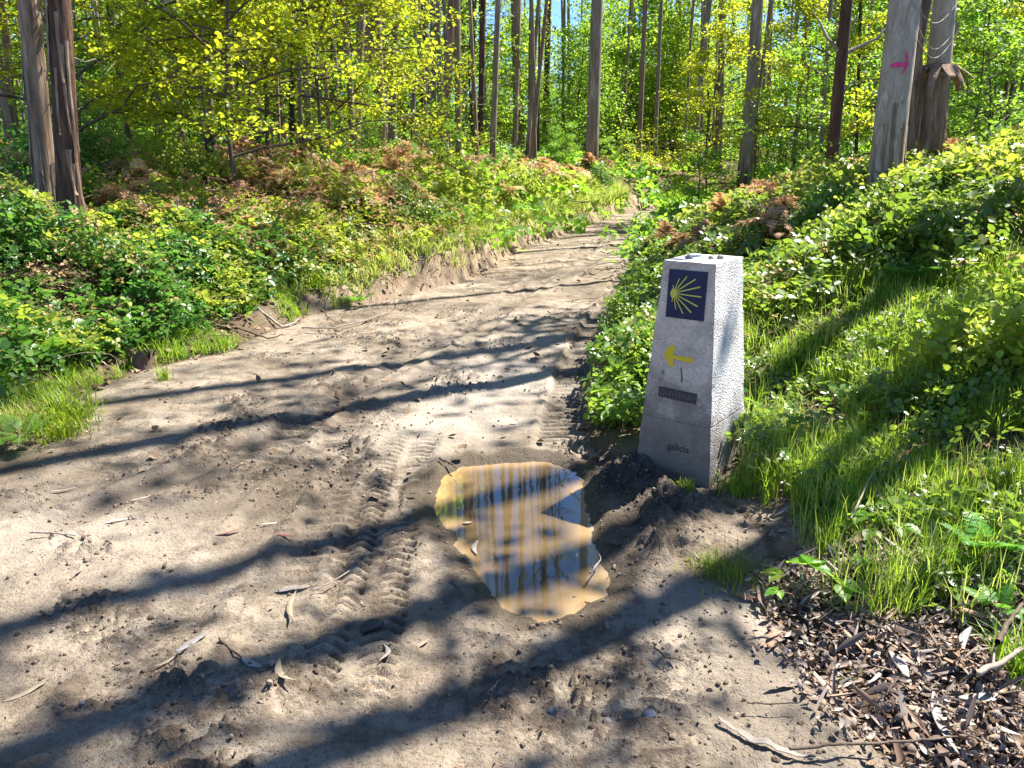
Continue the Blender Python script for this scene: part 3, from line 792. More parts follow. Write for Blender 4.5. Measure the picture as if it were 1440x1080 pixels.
def leafy(h, r, seed, nleaf, leaf, spread=.34, z0=.18, tpl=LEAF4, flat=1.0, limbs=None, mats=None, jit=.2, bark_='limb'):
    """a broad-leaved sapling or tree: returns (trunk mesh, crown mesh)"""
    r_ = np.random.default_rng(seed); tb = MB()
    P = trunk_pts(h * .95, (r_.uniform(-.05, .05), r_.uniform(-.05, .05)), .04 * h, seed, 16)
    tb.tube(P, trunk_r(r, 16, .3, .12), 8, 0, .06, seed)
    nl = limbs or int(9 + h * 2); tips = []; wts = []
    for k in range(nl):
        t = z0 + (.97 - z0) * (k + r_.random() * .8) / nl
        i = t * 15; i0 = min(int(i), 14); p0 = P[i0] + (P[i0 + 1] - P[i0]) * (i - i0)
        a = k * 2.39996 + r_.uniform(-.5, .5); L = h * spread * (1.15 - .75 * t) * r_.uniform(.6, 1.25)
        up = r_.uniform(.15, .7)
        s = np.linspace(0, 1, 7)
        wig = np.cumsum(r_.normal(size=(7, 3)) * .05 * L, 0)
        q = p0 + np.stack([np.cos(a) * L * s, np.sin(a) * L * s, L * (up * s - .35 * s * s)], 1) + wig * s[:, None]
        rr = r * (1 - t) * .45 + .006
        tb.tube(q, rr * (1 - .85 * s) + .003, 5, 0)
        for m in range(5):
            s0 = r_.uniform(.3, 1.0); b = q[min(int(s0 * 6), 6)]; aa = a + r_.uniform(-1.3, 1.3); l2 = L * r_.uniform(.2, .5)
            d = np.array([math.cos(aa), math.sin(aa), r_.uniform(-.25, .5)])
            tw = b + d * l2 * np.linspace(0, 1, 4)[:, None] + r_.normal(size=(4, 3)) * .03 * l2
            tb.tube(tw, np.linspace(.3 * rr + .003, .002, 4), 4, 0)
            for pt in tw[1:]: tips.append(pt); wts.append(r_.uniform(.3, 1.6))
        for pt in q[3:]: tips.append(pt); wts.append(r_.uniform(.2, 1))
    tips = np.array(tips); wts = np.array(wts) / sum(wts)
    idx = r_.choice(len(tips), nleaf, p=wts)
    pos = tips[idx] + r_.normal(size=(nleaf, 3)) * jit * np.array([1, 1, .55])
    nrm = r_.normal(size=(nleaf, 3)) * .8; nrm[:, 2] = np.abs(nrm[:, 2]) + .7 * flat
    V, F = scatter(tpl, pos, frames(nrm, r_.uniform(0, 6.3, nleaf)), leaf * (.35 + 1.15 * r_.random(nleaf)))
    return tb.mesh('trunk', [M[bark_]]), mesh_np('crown', [(V, F, 0)], [M[mats or 'green_leaf']])

def lean_for(u0, v0, u1, d):
    """lean (dx/dz) that makes a trunk at depth d run from (u0,v0) to (u1,0)"""
    c, s = math.cos(PITCH), math.sin(PITCH)
    def pt(u, v):  # point in the vertical plane y=d
        yr = (540 - v) / FPX; t = d / (c + yr * s)
        return (u - 720) / FPX * t, CAM_H + t * (yr * c - s)
    x0, z0 = pt(u0, v0); x1, z1 = pt(u1, 0)
    return x0, z0, (x1 - x0) / (z1 - z0)

def peel(T, P, r, n, zlo, zhi, mat, seed):
    rr = random.Random(seed); Rr = trunk_r(r, len(P), .14)
    for k in range(n):
        a = rr.uniform(-2.9, -.1); z1 = rr.uniform(zlo, zhi); L = rr.uniform(.35, 1.1); w = rr.uniform(.012, .03); V, F = [], []
        for i in range(11):
            t = i / 10; z = z1 - L * t; cx, cy = np.interp(z, P[:, 2], P[:, 0]), np.interp(z, P[:, 2], P[:, 1]); q = np.interp(z, P[:, 2], Rr)
            o = .004 + .05 * t ** 2.5 * rr.uniform(.6, 1.2); ww = w * (1 - .6 * t) * rr.uniform(.8, 1.15); aa = a + .25 * t * t
            for e in (-1, 0, 1): V.append((cx + math.cos(aa + e * ww / q) * (q + o + .006 * (e == 0)), cy + math.sin(aa + e * ww / q) * (q + o + .006 * (e == 0)), z))
        for i in range(10):
            for e in range(2): F.append((i * 3 + e, i * 3 + e + 1, i * 3 + 4 + e, i * 3 + 3 + e))
        link('bark_flake', mesh_np('bark_flake', [(np.array(V), np.array(F), 0)], [M[mat]]), T)
crown_a = [euc_crown(22, 100 + k, 560, .64) for k in range(3)]
EG = 'tall eucalyptus trunks of the wood'
def euc(u0, v0, u1, wpx, d, mat='euc_bark', label=None, h=None, twigs=0, group=EG, bend=.06, seed=None, crown=True, name='eucalyptus_tree', cat='tree'):
    x, z, ln = lean_for(u0, v0, u1, d)
    zg = hz(x, d)
    x += ln * (zg - z)
    r = wpx / FPX * d * .96 / 2 * .97
    h = h or 18 + (seed or int(u0)) % 7
    sd_ = seed or int(u0 * 7 + d)
    T = empty(name, (x, d, zg), label, cat, group)
    tm, tw, P = euc_trunk(h, r, (ln, ((sd_ * 37) % 11 - 5) * .003), bend, M[mat], sd_, 16 if wpx > 15 else 8, twigs)
    link('trunk', tm, T)
    for m_ in tw or (): link('dead_twig', m_, T)
    if crown:
        c = link('crown', crown_a[sd_ % 3], T); c.location = (P[-1][0] * .8, P[-1][1] * .8, (h - 22) * .8); c.rotation_euler = (0, 0, sd_)
    if mat == 'euc_smooth': peel(T, P, r, 5, .7, 1.5, 'brown_bark', sd_)
    elif wpx >= 28: peel(T, P, r, 14, .5, 4.2, 'brown_bark' if mat != 'brown_bark' else 'euc_bark', sd_)
    return T, P, r, x, zg

FR = [
 (66, 290, 36, 30, 8.2, 'brown_bark', 'thick peeling brown trunk leftmost at the top of the left bank', 8),
 (100, 302, 84, 33, 7.9, 'dark_bark', 'dark reddish brown curved trunk beside the leftmost peeling trunk', 4),
 (352, 252, 350, 7, 17, 'euc_bark', 'very thin pale trunk behind the yellow oak leaves', 3),
 (395, 238, 385, 12, 20, 'dark_bark', 'dark straight trunk behind the yellow oak foliage left of a thinner one', 3),
 (412, 247, 408, 8, 18, 'dark_bark', 'thin dark trunk just right of a thicker dark one in the left wood', 2),
 (500, 228, 508, 14, 19, 'euc_bark', 'grey trunk of the left wood with a paler thin neighbour touching it', 8),
 (513, 222, 517, 10, 23, 'brown_bark', 'brownish trunk half hidden by the grey trunk beside it', 4),
 (540, 212, 538, 13, 22, 'euc_bark', 'grey trunk forming a pair with a trunk that leans right', 9),
 (550, 208, 557, 12, 24, 'brown_bark', 'brown trunk leaning right behind its straight grey neighbour', 4),
 (580, 218, 585, 6, 24, 'euc_bark', 'pencil thin grey trunk between two trunk pairs', 3),
 (601, 215, 600, 7, 26, 'euc_bark', 'thin pale trunk close against a wider pale trunk', 3),
 (608, 214, 609, 10, 27, 'euc_bark', 'pale straight trunk with a thin pale trunk close on its left', 5),
 (622, 228, 636, 13, 21, 'brown_bark', 'light brown trunk leaning slightly right above the rusty bracken', 9),
 (675, 212, 680, 9, 26, 'dark_bark', 'dark slim trunk behind the rusty bracken mound', 5),
 (692, 236, 700, 9, 20, 'euc_bark', 'slim grey trunk rising from the rusty bracken', 8),
 (724, 205, 729, 8, 27, 'brown_bark', 'slim brown trunk near the middle of the wood', 5),
 (741, 226, 757, 6, 24, 'euc_bark', 'thin trunk leaning right beside another leaning thin trunk', 4),
 (746, 236, 769, 6, 22, 'brown_bark', 'thin brown trunk leaning most to the right among the middle trunks', 4),
 (767, 176, 771, 10, 33, 'dark_bark', 'dark grey trunk standing against the bright gap of sky', 2),
 (831, 256, 840, 19, 24, 'euc_bark', 'stout grey eucalyptus with dark rough foot on the left roadside bank', 5),
 (897, 242, 907, 8, 28, 'brown_bark', 'slim trunk near the bend of the track, left of its twin', 5),
 (920, 246, 930, 6, 29, 'euc_bark', 'slimmest trunk at the bend of the track', 3),
 (972, 240, 997, 10, 30, 'euc_bark', 'grey trunk leaning right where the track bends away', 2),
 (985, 214, 990, 8, 34, 'euc_bark', 'slender pale trunk behind the leaning one at the bend', 2),
 (1010, 206, 1018, 12, 34, 'euc_bark', 'pale grey trunk right of the track bend', 2),
 (1048, 252, 1067, 17, 17, 'euc_bark', 'pale eucalyptus with a blackened foot rising right of the track', 4),
 (1078, 226, 1085, 6, 22, 'brown_bark', 'thin trunk just right of the blackened foot eucalyptus', 3),
 (1155, 200, 1170, 7, 16, 'euc_bark', 'thin grey stem left of the dark crooked trunk', 5),
 (1205, 190, 1212, 5, 18, 'dark_bark', 'thin dark stem between the crooked trunk and the pink marked one', 3),
]
for (u0, v0, u1, w, d, mt, lb, tw) in FR:
    euc(u0, v0, u1, w, d, mt, lb, None, tw, bend=.05 if u0 > 110 else .09)

# dark crooked tree on the right hill with side limbs
T, P, r, x0, z0 = euc(1172, 196, 1188, 17, 13.5, 'dark_bark', 'dark crooked ivy covered trunk with snapped side branches on the right hill', None, 0, bend=.10, crown=False, name='crooked_tree')
mb = MB(); rr = random.Random(3)
for (zb, dx, dz, L) in ((1.1, .9, .15, 1.1), (1.5, .5, .9, .5), (2.3, -.6, .5, 1.0), (2.9, .8, .6, 1.4), (1.25, 1.0, .3, .9), (3.6, -.8, .7, 1.5)):
    i = int(np.interp(zb, P[:, 2], range(len(P)))); p = P[i]; q = [p]
    for s in range(7): q.append(q[-1] + np.array([dx * L / 7 + rr.uniform(-.03, .03), rr.uniform(-.05, .05), dz * L / 7 + rr.uniform(-.05, .05)]))
    mb = MB(); mb.tube(q, np.linspace(.035, .006, 8), 6, 0, .1, 3); link('side_branch', mb.mesh('side_branch', [M['twig']]), T)

# big eucalyptus with the pink blaze
T, P, r, x0, z0 = euc(1241, 275, 1275, 44, 8.4, 'euc_smooth', 'big smooth grey eucalyptus with a pink painted arrow on the right bank', 21, 6, bend=.0, group=None, seed=1240)
def wrap(P, r, h, pts_az, dz, th, name, mat, parent):
    """a strip round the trunk: pts = (azimuth rad, z) quads set proud of the bark"""
    bm = bmesh.new(); n = len(P)
    tt = np.linspace(0, 1, n); Rr = trunk_r(r, n, .14)
    def pt(a, z, o):
        i = np.interp(z, P[:, 2], range(n)); cx = np.interp(z, P[:, 2], P[:, 0]); cy = np.interp(z, P[:, 2], P[:, 1]); q = np.interp(z, P[:, 2], Rr)
        return Vector((cx + math.cos(a) * (q + o), cy + math.sin(a) * (q + o), z))
    for (a0, z0_, a1, z1_) in pts_az:
        k = 10; prev = None; L = max(abs(a1 - a0) * r, abs(z1_ - z0_)); ln = math.hypot((a1 - a0) * r, z1_ - z0_)
        px, pz = -(z1_ - z0_) / ln, (a1 - a0) * r / ln
        for s in range(k + 1):
            t = s / k; a = a0 + (a1 - a0) * t; z = z0_ + (z1_ - z0_) * t
            w = dz * (1 - .3 * abs(2 * t - 1) ** 4) * (1 + .12 * math.sin(9 * t + a0))
            row = [bm.verts.new(pt(a + px * w * e / r, z + pz * w * e, th if abs(e) < .9 else th * .4)) for e in (-1, -.6, 0, .6, 1)]
            if prev:
                for i in range(4): bm.faces.new((prev[i], prev[i + 1], row[i + 1], row[i]))
            prev = row
    bmesh.ops.recalc_face_normals(bm, faces=bm.faces)
    me = bpy.data.meshes.new(name); bm.to_mesh(me); bm.free(); me.materials.append(mat)
    return link(name, me, parent)
camaz = math.atan2(-8.4, -x0)             # from the trunk back towards the viewer
_, zz0, _ = lean_for(1265, 92, 1275, 8.4); zb = zz0 - z0
wrap(P, r, 21, [(camaz - .42, zb - .012, camaz + .50, zb)], .022, .006, 'painted_bar', M['pink'], T)
wrap(P, r, 21, [(camaz + .44, zb + .10, camaz + .62, zb + .0), (camaz + .64, zb + .01, camaz + .34, zb - .085)], .013, .009, 'painted_arrowhead', M['pink'], T)
for (a_, z_, s_) in ((.5, zb - .35, .02), (-.3, zb - .9, .016), (.65, zb - .6, .018), (.2, zb - 1.2, .02)):
    wrap(P, r, 21, [(camaz + a_, z_, camaz + a_ + .08, z_)], s_ * .6, .004, 'branch_scar', M['rot_wood'], T)

# second big eucalyptus with the collapsed skirt of bark
T, P, r, x0, z0 = euc(1312, 178, 1330, 33, 10.2, 'euc_smooth', 'big eucalyptus with a torn skirt of bark hanging round its brown lower trunk', 21, 5, bend=.0, group=None, seed=1311)
zc = lean_for(1320, 100, 1330, 10.2)[1] - z0
mb = MB(); rr = random.Random(9)
cx, cy = np.interp(zc, P[:, 2], P[:, 0]), np.interp(zc, P[:, 2], P[:, 1])
for k in range(11):
    a = k * 6.283 / 11 + rr.uniform(-.15, .15); o0 = r * .98; L = rr.uniform(.15, .55); w = rr.uniform(.04, .085)
    row = []; V = []; F = []
    for s in range(7):
        t = s / 6; rad = o0 + .05 + .16 * math.sin(t * 2.0) + .05 * t; z = zc + .06 - .08 * math.sin(t * 3) - L * t * t
        for e in (-1, 0, 1):
            aa = a + e * w * (1 - .65 * t) / rad
            V.append((cx + math.cos(aa) * (rad + .012 * (e == 0)), cy + math.sin(aa) * (rad + .012 * (e == 0)), z + rr.uniform(-.008, .008)))
    for s in range(6):
        for e in range(2): F.append((s * 3 + e, s * 3 + e + 1, s * 3 + 4 + e, s * 3 + 3 + e))
    mb.add(V, F, 0)
Vb, Fb, _t = tube([(cx, cy, zc - .02), (cx, cy, zc + .03), (cx, cy, zc + .08)], [r * 1.16, r * 1.22, r * 1.05], 14)
mb.add(Vb, Fb, 0)
link('peeling_bark', mb.mesh('peeling_bark', [M['brown_bark']]), T)
mb = MB()
Pl = P[P[:, 2] < zc + .05]; k_ = len(Pl)
mb.tube(Pl, np.interp(Pl[:, 2], P[:, 2], trunk_r(r, len(P), .14)) + .012, 16, 0, .06, 5)
link('rough_lower_bark', mb.mesh('rough_lower_bark', [M['brown_bark']]), T)
# ribbons of bark strung between the two big trees
xa, ya = at(1290, 40, 3.0)
for k, (ua, va, ub, vb, lb) in enumerate(((1292, 14, 1345, 6, 'uppermost pale bark ribbon strung to the torn skirt eucalyptus'), (1290, 36, 1342, 44, 'middle pale bark ribbon curving across to the torn skirt eucalyptus'),
                                      (1288, 52, 1350, 40, 'lowest pale bark ribbon drooping across to the torn skirt eucalyptus'))):
    xa, za, _ = lean_for(ua, va, ua, 8.9); xb, zb_, _ = lean_for(ub, vb, ub, 9.85)
    q = [(xa + (xb - xa) * t, 8.9 + .95 * t, za + (zb_ - za) * t - .16 * math.sin(PI * t) * (1 + .3 * k)) for t in np.linspace(0, 1, 12)]
    mb = MB(); mb.tube(q, np.linspace(.007, .004, 12), 5, 0, .5, k)
    tag(link('bark_ribbon', mb.mesh('bark_ribbon', [M['birch']])), lb, 'bark ribbon', 'bark ribbons between the two big trees')
# long loose strips standing left of the skirt tree
mb = MB()
for k in range(7):
    xa, za, _ = lean_for(1282 + k * 4.0, 176 - k * 3, 1300, 10.0); xb, zb_, _ = lean_for(1288 + k * 3.5, 10 + 14 * (k % 3), 1300, 10.0)
    q = [(xa + (xb - xa) * t + .03 * math.sin(6 * t + k), 10.0 + .03 * k, za - .3 + (zb_ - za + .3) * t) for t in np.linspace(0, 1, 12)]
    mb.tube(q, np.linspace(.028, .012, 12), 5, 0, .4, k)
tag(link('bark_strips', mb.mesh('bark_strips', [M['brown_bark']])), 'long loose strips of shed bark hanging between the two big right trees', 'shed bark')

# ------------------------------------------------------------------ trees outside the frame that throw the long shadows
def off_tree(px, back, r, lb, h=26):
    x, y = at(*px)
    dx, dy = math.cos(SUN_AZ), math.sin(SUN_AZ)
    X, Y = x + dx * back, y + dy * back
    T = empty('eucalyptus_tree', (X, Y, hz(X, Y)), lb, 'tree', 'eucalyptus trees on the slope outside the view')
    tm, tw, P = euc_trunk(h, r, (0, 0), .05, M['euc_bark'], int(X * 100), 12)
    link('trunk', tm, T); c = link('crown', crown_a[int(X * 10) % 3], T); c.location = (0, 0, h - 22)
off_tree((620, 712), 7.6, .14, 'tall grey eucalyptus on the right slope casting shade over the puddle')
off_tree((640, 838), 7.0, .15, 'tall grey eucalyptus on the right slope casting shade below the puddle')
off_tree((480, 1040), 6.4, .12, 'tall grey eucalyptus nearest the camera on the right slope')

# ------------------------------------------------------------------ background wood
thin_tr = [euc_trunk(15 + k, .045 + .008 * (k % 4), (0.015 * (k - 3), 0), .16, M[('euc_bark', 'brown_bark', 'euc_bark', 'euc_bark', 'dark_bark')[k % 5]], 340 + k, 6)[0] for k in range(7)]
bg_tr = [euc_trunk(19 + k, .085 + .015 * (k % 4), (0.012 * (k - 3), 0), .12, M[('euc_bark', 'brown_bark', 'dark_bark')[k % 3]], 300 + k, 7)[0] for k in range(7)]
def corridor(x, y, m):
    return xL(np.array([x]), np.array([y]))[0] - m < x < xR(np.array([x]), np.array([y]))[0] + m
rr = random.Random(21); cnt = 0
while cnt < 150:
    y = 24 + 66 * rr.random() ** .8; x = rr.uniform(-.72, .74) * y
    if corridor(x, y, 1.5): continue
    if -3 < math.degrees(math.atan2(x, y)) < 7 and rr.random() < .75: continue
    if x > 2.6 + .15 * y and y < 34: continue
    k = cnt % 7; s = rr.uniform(.8, 1.25)
    T = empty('eucalyptus_tree', (x, y, hz(x, y)), 'slender grey eucalyptus among many alike in the depth of the wood', 'tree', 'slender trunks deep in the wood', rr.uniform(0, 6.28), s)
    link('trunk', bg_tr[k], T)
    c = link('crown', crown_a[k % 3], T); c.location = (0, 0, -3 + k)
    cnt += 1

cnt = 0
while cnt < 210:
    y = rr.uniform(13, 34); x = rr.uniform(-.70, .68) * y
    if corridor(x, y, 1.2) or (x > 0 and y < 18) or (-2 < math.degrees(math.atan2(x, y)) < 7 and rr.random() < .7): continue
    k = rr.randrange(7); s = rr.uniform(.45, .85)
    T = empty('thin_tree', (x, y, hz(x, y)), 'thin straight young trunk among many alike between the bigger trees', 'tree', 'thin young trunks between the bigger trees', rr.uniform(0, 6.28), s + .3)
    link('trunk', thin_tr[k], T); cnt += 1

# broad-leaved understory
proto_small = [leafy(3.6 + .5 * k, .03, 500 + k, 3800, .085, .36, .10, LEAF4, 1.0, None, 'green_leaf', .16) for k in range(3)]
proto_big = [leafy(8 + 1.2 * k, .075, 520 + k, 7500, .15, .30, .08, LEAF4, .8, 34, ('green_leaf', 'spring_leaf')[k % 2], .34) for k in range(4)]
proto_oak = [leafy(5 + .8 * k, .036, 540 + k, 17000, .052, .42, .20, LEAF6, 1.0, 26, 'oak_leaf', .11) for k in range(3)]
UG = {'small': ('slender green sapling among many alike under the tall trunks', 'leafy saplings under the tall trunks'),
      'big': ('leafy green tree among many alike filling the back of the wood', 'leafy trees filling the back of the wood'),
      'oak': ('young oak with yellow green leaves on the left bank', 'young oaks on the left bank')}
def plant(proto, key, x, y, rz, s, label=None, name='broadleaf_tree'):
    T = empty(name, (x, y, hz(x, y) - .05), label or UG[key][0], 'tree', UG[key][1], rz, s)
    tm, cm = proto
    link('trunk', tm, T); link('crown', cm, T)
    return T
# big green filler, far
cnt = 0
while cnt < 165:
    y = 27 + 50 * rr.random() ** .9; x = rr.uniform(-.75, .78) * y
    az = math.degrees(math.atan2(x, y))
    if corridor(x, y, 2.2): continue
    s = rr.uniform(.6, 1.1)
    if -2 < az < 8 and y < 50: s *= .62
    plant(proto_big[cnt % 4], 'big', x, y, rr.uniform(0, 6.28), s); cnt += 1
cnt = 0
while cnt < 34:
    y = rr.uniform(34, 72); x = y * math.tan(math.radians(rr.uniform(6, 27)))
    if corridor(x, y, 2.0): continue
    plant(proto_big[cnt % 4], 'big', x, y, rr.uniform(0, 6.28), rr.uniform(.6, .95)); cnt += 1
shade = [leafy(11, .10, 580 + k, (700, 1800)[k], .11, .20, .55, LEAF6, .8, 16, 'green_leaf', .30) for k in range(2)]
for k, (x, y, lb) in enumerate(((4.2, 5.6, 'tall sparse leafy tree on the slope throwing dappled shade on the near dirt'),
                                (5.4, 11.6, 'slim leafy tree behind the right brambles shading the track'))):
    plant(shade[k % 2], 'small', x, y, k * 1.1, 1.0, lb)
tall = leafy(14.5, .075, 590, 620, .12, .17, .56, LEAF6, .8, 18, 'green_leaf', .32)
plant(tall, 'small', 4.36, 10.0, .7, 1.0, 'slim tall leafy tree hidden right behind the pink marked eucalyptus')
# saplings at middle distance
cnt = 0
while cnt < 60:
    y = 14 + 17 * rr.random(); x = rr.uniform(-.72, .70) * y
    if corridor(x, y, 1.6): continue
    if x > 0 and y < 17: continue
    az = math.degrees(math.atan2(x, y))
    plant(proto_small[cnt % 3], 'small', x, y, rr.uniform(0, 6.28), rr.uniform(.45, .9) * (.6 if az > -15 and az < 10 else 1), name='sapling'); cnt += 1
OAKS = [(-3.5, 10.6, 1.0, 'young oak with the densest yellow leaves nearest the two left trunks'), (-3.6, 12.2, 1.15, 'yellow leaved oak standing behind the nearest young oak'),
        (-3.1, 13.6, .95, 'small yellow leaved oak right of the other young oaks, beside the grey trunk'), (-5.6, 10.8, 1.1, 'yellow green oak behind the thick peeling trunk'),
        (-6.4, 14.0, 1.3, 'tall yellow green oak farthest left in the wood'), (-4.4, 16.5, 1.25, 'taller yellow green oak deep behind the left oaks'), (6.6, 17.5, 1.1, 'yellow tinged oak behind the dark crooked trunk'),
        (4.6, 19.5, .9, 'yellow tinged oak behind the blackened foot eucalyptus'), (9.4, 15.0, 1.0, 'yellow tinged oak behind the torn skirt eucalyptus')]
for k, (x, y, s, lb) in enumerate(OAKS):
    plant(proto_oak[k % 3], 'oak', x, y, k * 1.7, s, lb, 'young_oak')
# green saplings of the right hill, seen between and beyond the big trunks
for k, (x, y, s, lb) in enumerate(((6.9, 12.6, .75, 'bright green sapling right of the torn skirt eucalyptus'), (8.2, 14.5, .95, 'taller green sapling at the far right hill top'), (5.3, 15.0, .7, 'green sapling between the crooked trunk and the pink marked trunk'),
                                   (3.6, 16.0, .55, 'low green sapling right of the track below the blackened foot trunk'), (7.6, 18.5, 1.15, 'tall green sapling far behind the torn skirt eucalyptus'))):
    plant(proto_small[k % 3], 'small', x, y, k * 2.1, s, lb, 'sapling')

# ------------------------------------------------------------------ low growth
def mound(x, y):
    return ss(.25, .75, fbm(x * 1.3, y * 1.3, 201, 3)) * .8 + .35 * fbm(x * 4, y * 4, 205, 2)
def sample(n, x0, x1, y0, y1, dens, rng):
    xs, ys = [], []
    got = 0
    while got < n:
        y = y0 + (y1 - y0) * rng.random(n * 2); x = x0 + (x1 - x0) * rng.random(n * 2)
        ok = rng.random(n * 2) < dens(x, y)
        ok &= (np.abs(x) < .80 * y + 1.6)
        xs.append(x[ok]); ys.append(y[ok]); got += ok.sum()
        if len(xs) > 60: break
    return np.concatenate(xs)[:n], np.concatenate(ys)[:n]
def trifol(x, y, z, sz, rng, up=.9):
    n = len(x); P = np.stack([x, y, z], 1); N = rand_nrm(n, up, rng); sp = rng.uniform(0, 6.3, n)
    out = []
    for k, da in enumerate((0, 1.9, -1.9)):
        R_ = frames(N, sp + da)
        s = sz * (1.0 if k == 0 else .8)
        out.append(scatter(LEAF6, P + R_[:, :, 1] * (s * .12)[:, None], R_, s))
    V = np.concatenate([o[0] for o in out]); F = np.concatenate([out[0][1], out[1][1] + len(out[0][0]), out[2][1] + len(out[0][0]) + len(out[1][0])])
    return V, F
def cover(name, n, box, dens, height, sz, mats, tri=True, seed=1, lbl=None, up=.9, depth=.6, fall=True):
    rng = np.random.default_rng(seed)
    x, y = sample(n, *box, dens, rng)
    hgt = height(x, y)
    z = H(x, y, False) + hgt * (1 - depth * rng.random(len(x)) ** 1.6) + .01
    s = sz * (.45 + 1.1 * rng.random(len(x)) ** 1.5) * np.maximum(1, y / 9) * (.75 + .5 * fbm(x * 1.5, y * 1.5, seed + 9))
    if tri: V, F = trifol(x, y, z, s, rng, up)
    else: V, F = scatter(LEAF6, np.stack([x, y, z], 1), frames(rand_nrm(len(x), up, rng), rng.uniform(0, 6.3, len(x))), s)
    o = link(name, mesh_np(name, [(V, F, 0)], [M[mats]])); tag(o, lbl, None, None, 'stuff'); return o

def d_nl(x, y):
    s = xL(x, y) - x
    return ss(.1, .4, s) * ss(4.5, 2.5, s) * ss(.48, .62, fbm(x * 1.9, y * 1.9, 555, 3)) * ss(10, 8, y)
def d_right(x, y):
    s = x - xR(x, y)
    return ss(.05, .35, s) * ss(5.0, 5.9, y - .22 * np.clip(s - .8, 0, 3) + 1.2 * (fbm(x * 2, y * 2, 3) - .5)) * np.clip(7 / y, .1, 1)
def h_right(x, y):
    s = x - xR(x, y)
    return (.08 + .36 * mound(x, y)) * ss(0, .9, s) + .05
cover('bramble_cover', 22000, (.4, 9, 4.6, 12.5), d_right, h_right, .070, 'bramble', seed=1)
cover('pale_bramble_cover', 6500, (.4, 9, 4.6, 13), lambda x, y: d_right(x, y) * ss(.4, .6, fbm(x * 1.1, y * 1.1, 77)), lambda x, y: h_right(x, y) + .06, .065, 'bramble_yel', seed=2, depth=.4)
cover('verge_leaves', 3200, (.35, 3.2, 4.0, 12), lambda x, y: ss(.0, .08, x - xR(x, y)) * ss(.9, .3, x - xR(x, y)) * ss(4.0, 4.25, y), lambda x, y: .10 + .28 * mound(x, y), .055, 'bramble', seed=3)
def d_left(x, y):
    s = xL(x, y) - x
    return ss(.15, .5, s) * ss(5.5, 2.5, s) * np.clip(7 / y, .1, 1) * (.25 + .75 * ss(.35, .55, fbm(x * 1.2, y * 1.2, 55, 3)))
def h_left(x, y):
    s = xL(x, y) - x
    return (.10 + (.42 + .18 * ss(8.5, 6.5, y)) * mound(x + 3, y)) * ss(0, .7, s) + .04
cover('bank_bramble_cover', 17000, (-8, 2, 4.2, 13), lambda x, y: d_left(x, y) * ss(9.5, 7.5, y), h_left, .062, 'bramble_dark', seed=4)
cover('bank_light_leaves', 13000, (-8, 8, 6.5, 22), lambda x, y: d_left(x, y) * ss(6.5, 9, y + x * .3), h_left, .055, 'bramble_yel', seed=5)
cover('wood_floor_plants', 12000, (-18, 18, 11, 30), lambda x, y: (1 - ss(.0, .6, -(xL(x, y) - x)) * ss(.0, .6, -(x - xR(x, y)))) * (.2 + .8 * ss(.4, .6, fbm(x * .7, y * .7, 57))), lambda x, y: .1 + .5 * mound(x, y), .075, 'green_leaf', seed=6)

cover('bank_yellow_leaves', 4200, (-8, -1, 4.0, 10), d_nl, lambda x, y: h_left(x, y) + .08, .055, 'bramble_yel', seed=15)
cover('bank_dead_leaves', 3600, (-8, 2, 4.0, 13), lambda x, y: ss(.1, .4, xL(x, y) - x) * ss(4.5, 2.5, xL(x, y) - x) * ss(.46, .6, fbm(x * 2.6, y * 2.6, 777, 3)), lambda x, y: h_left(x, y) + .0, .036, 'bracken', seed=16)
cover('bank_rust_leaves', 2400, (-10, 6, 7.5, 22), lambda x, y: ss(.7, 1.2, xL(x, y) - x) * ss(5.5, 3.0, xL(x, y) - x) * ss(.42, .56, fbm(x * .9, y * .7, 791, 3)) * np.clip(8 / y, 0, 1), lambda x, y: h_left(x, y) + .14, .042, 'bracken', seed=18, depth=.35)
cover('slope_dead_leaves', 3200, (.6, 9, 4.8, 12), lambda x, y: d_right(x, y) * ss(.5, .62, fbm(x * 2.2, y * 2.2, 779, 3)), lambda x, y: h_right(x, y) - .02, .038, 'bracken', seed=17)
def blades(name, x, y, z, L, w, mat, seed=0, lean=.5, parent=None, segs=3):
    rng = np.random.default_rng(seed); n = len(x)
    a = rng.uniform(0, 2 * PI, n); ln = L * lean * rng.random(n) ** .7
    dx, dy = np.cos(a), np.sin(a)
    px, py = -dy, dx
    V = np.zeros((n, 2 * segs + 1, 3))
    for k in range(segs):
        t = k / segs; q = t * t
        wd = w * (1 - .45 * t)
        cx, cy, cz = x + dx * ln * q, y + dy * ln * q, z + L * (t - .28 * q * (ln / L) * 1.6)
        V[:, 2 * k] = np.stack([cx - px * wd, cy - py * wd, cz], 1); V[:, 2 * k + 1] = np.stack([cx + px * wd, cy + py * wd, cz], 1)
    V[:, -1] = np.stack([x + dx * ln, y + dy * ln, z + L * (1 - .28 * (ln / L) * 1.6)], 1)
    b = (np.arange(n) * (2 * segs + 1))[:, None]
    F = np.concatenate([b + np.array([2 * k, 2 * k + 1, 2 * k + 3, 2 * k + 2]) for k in range(segs - 1)])
    T = b + np.array([2 * segs - 2, 2 * segs - 1, 2 * segs])
    V = V.reshape(-1, 3)
    # quads and tips use one vertex table
    me = mesh_shared(name, V, [F, T], mat)
    return link(name, me, parent)
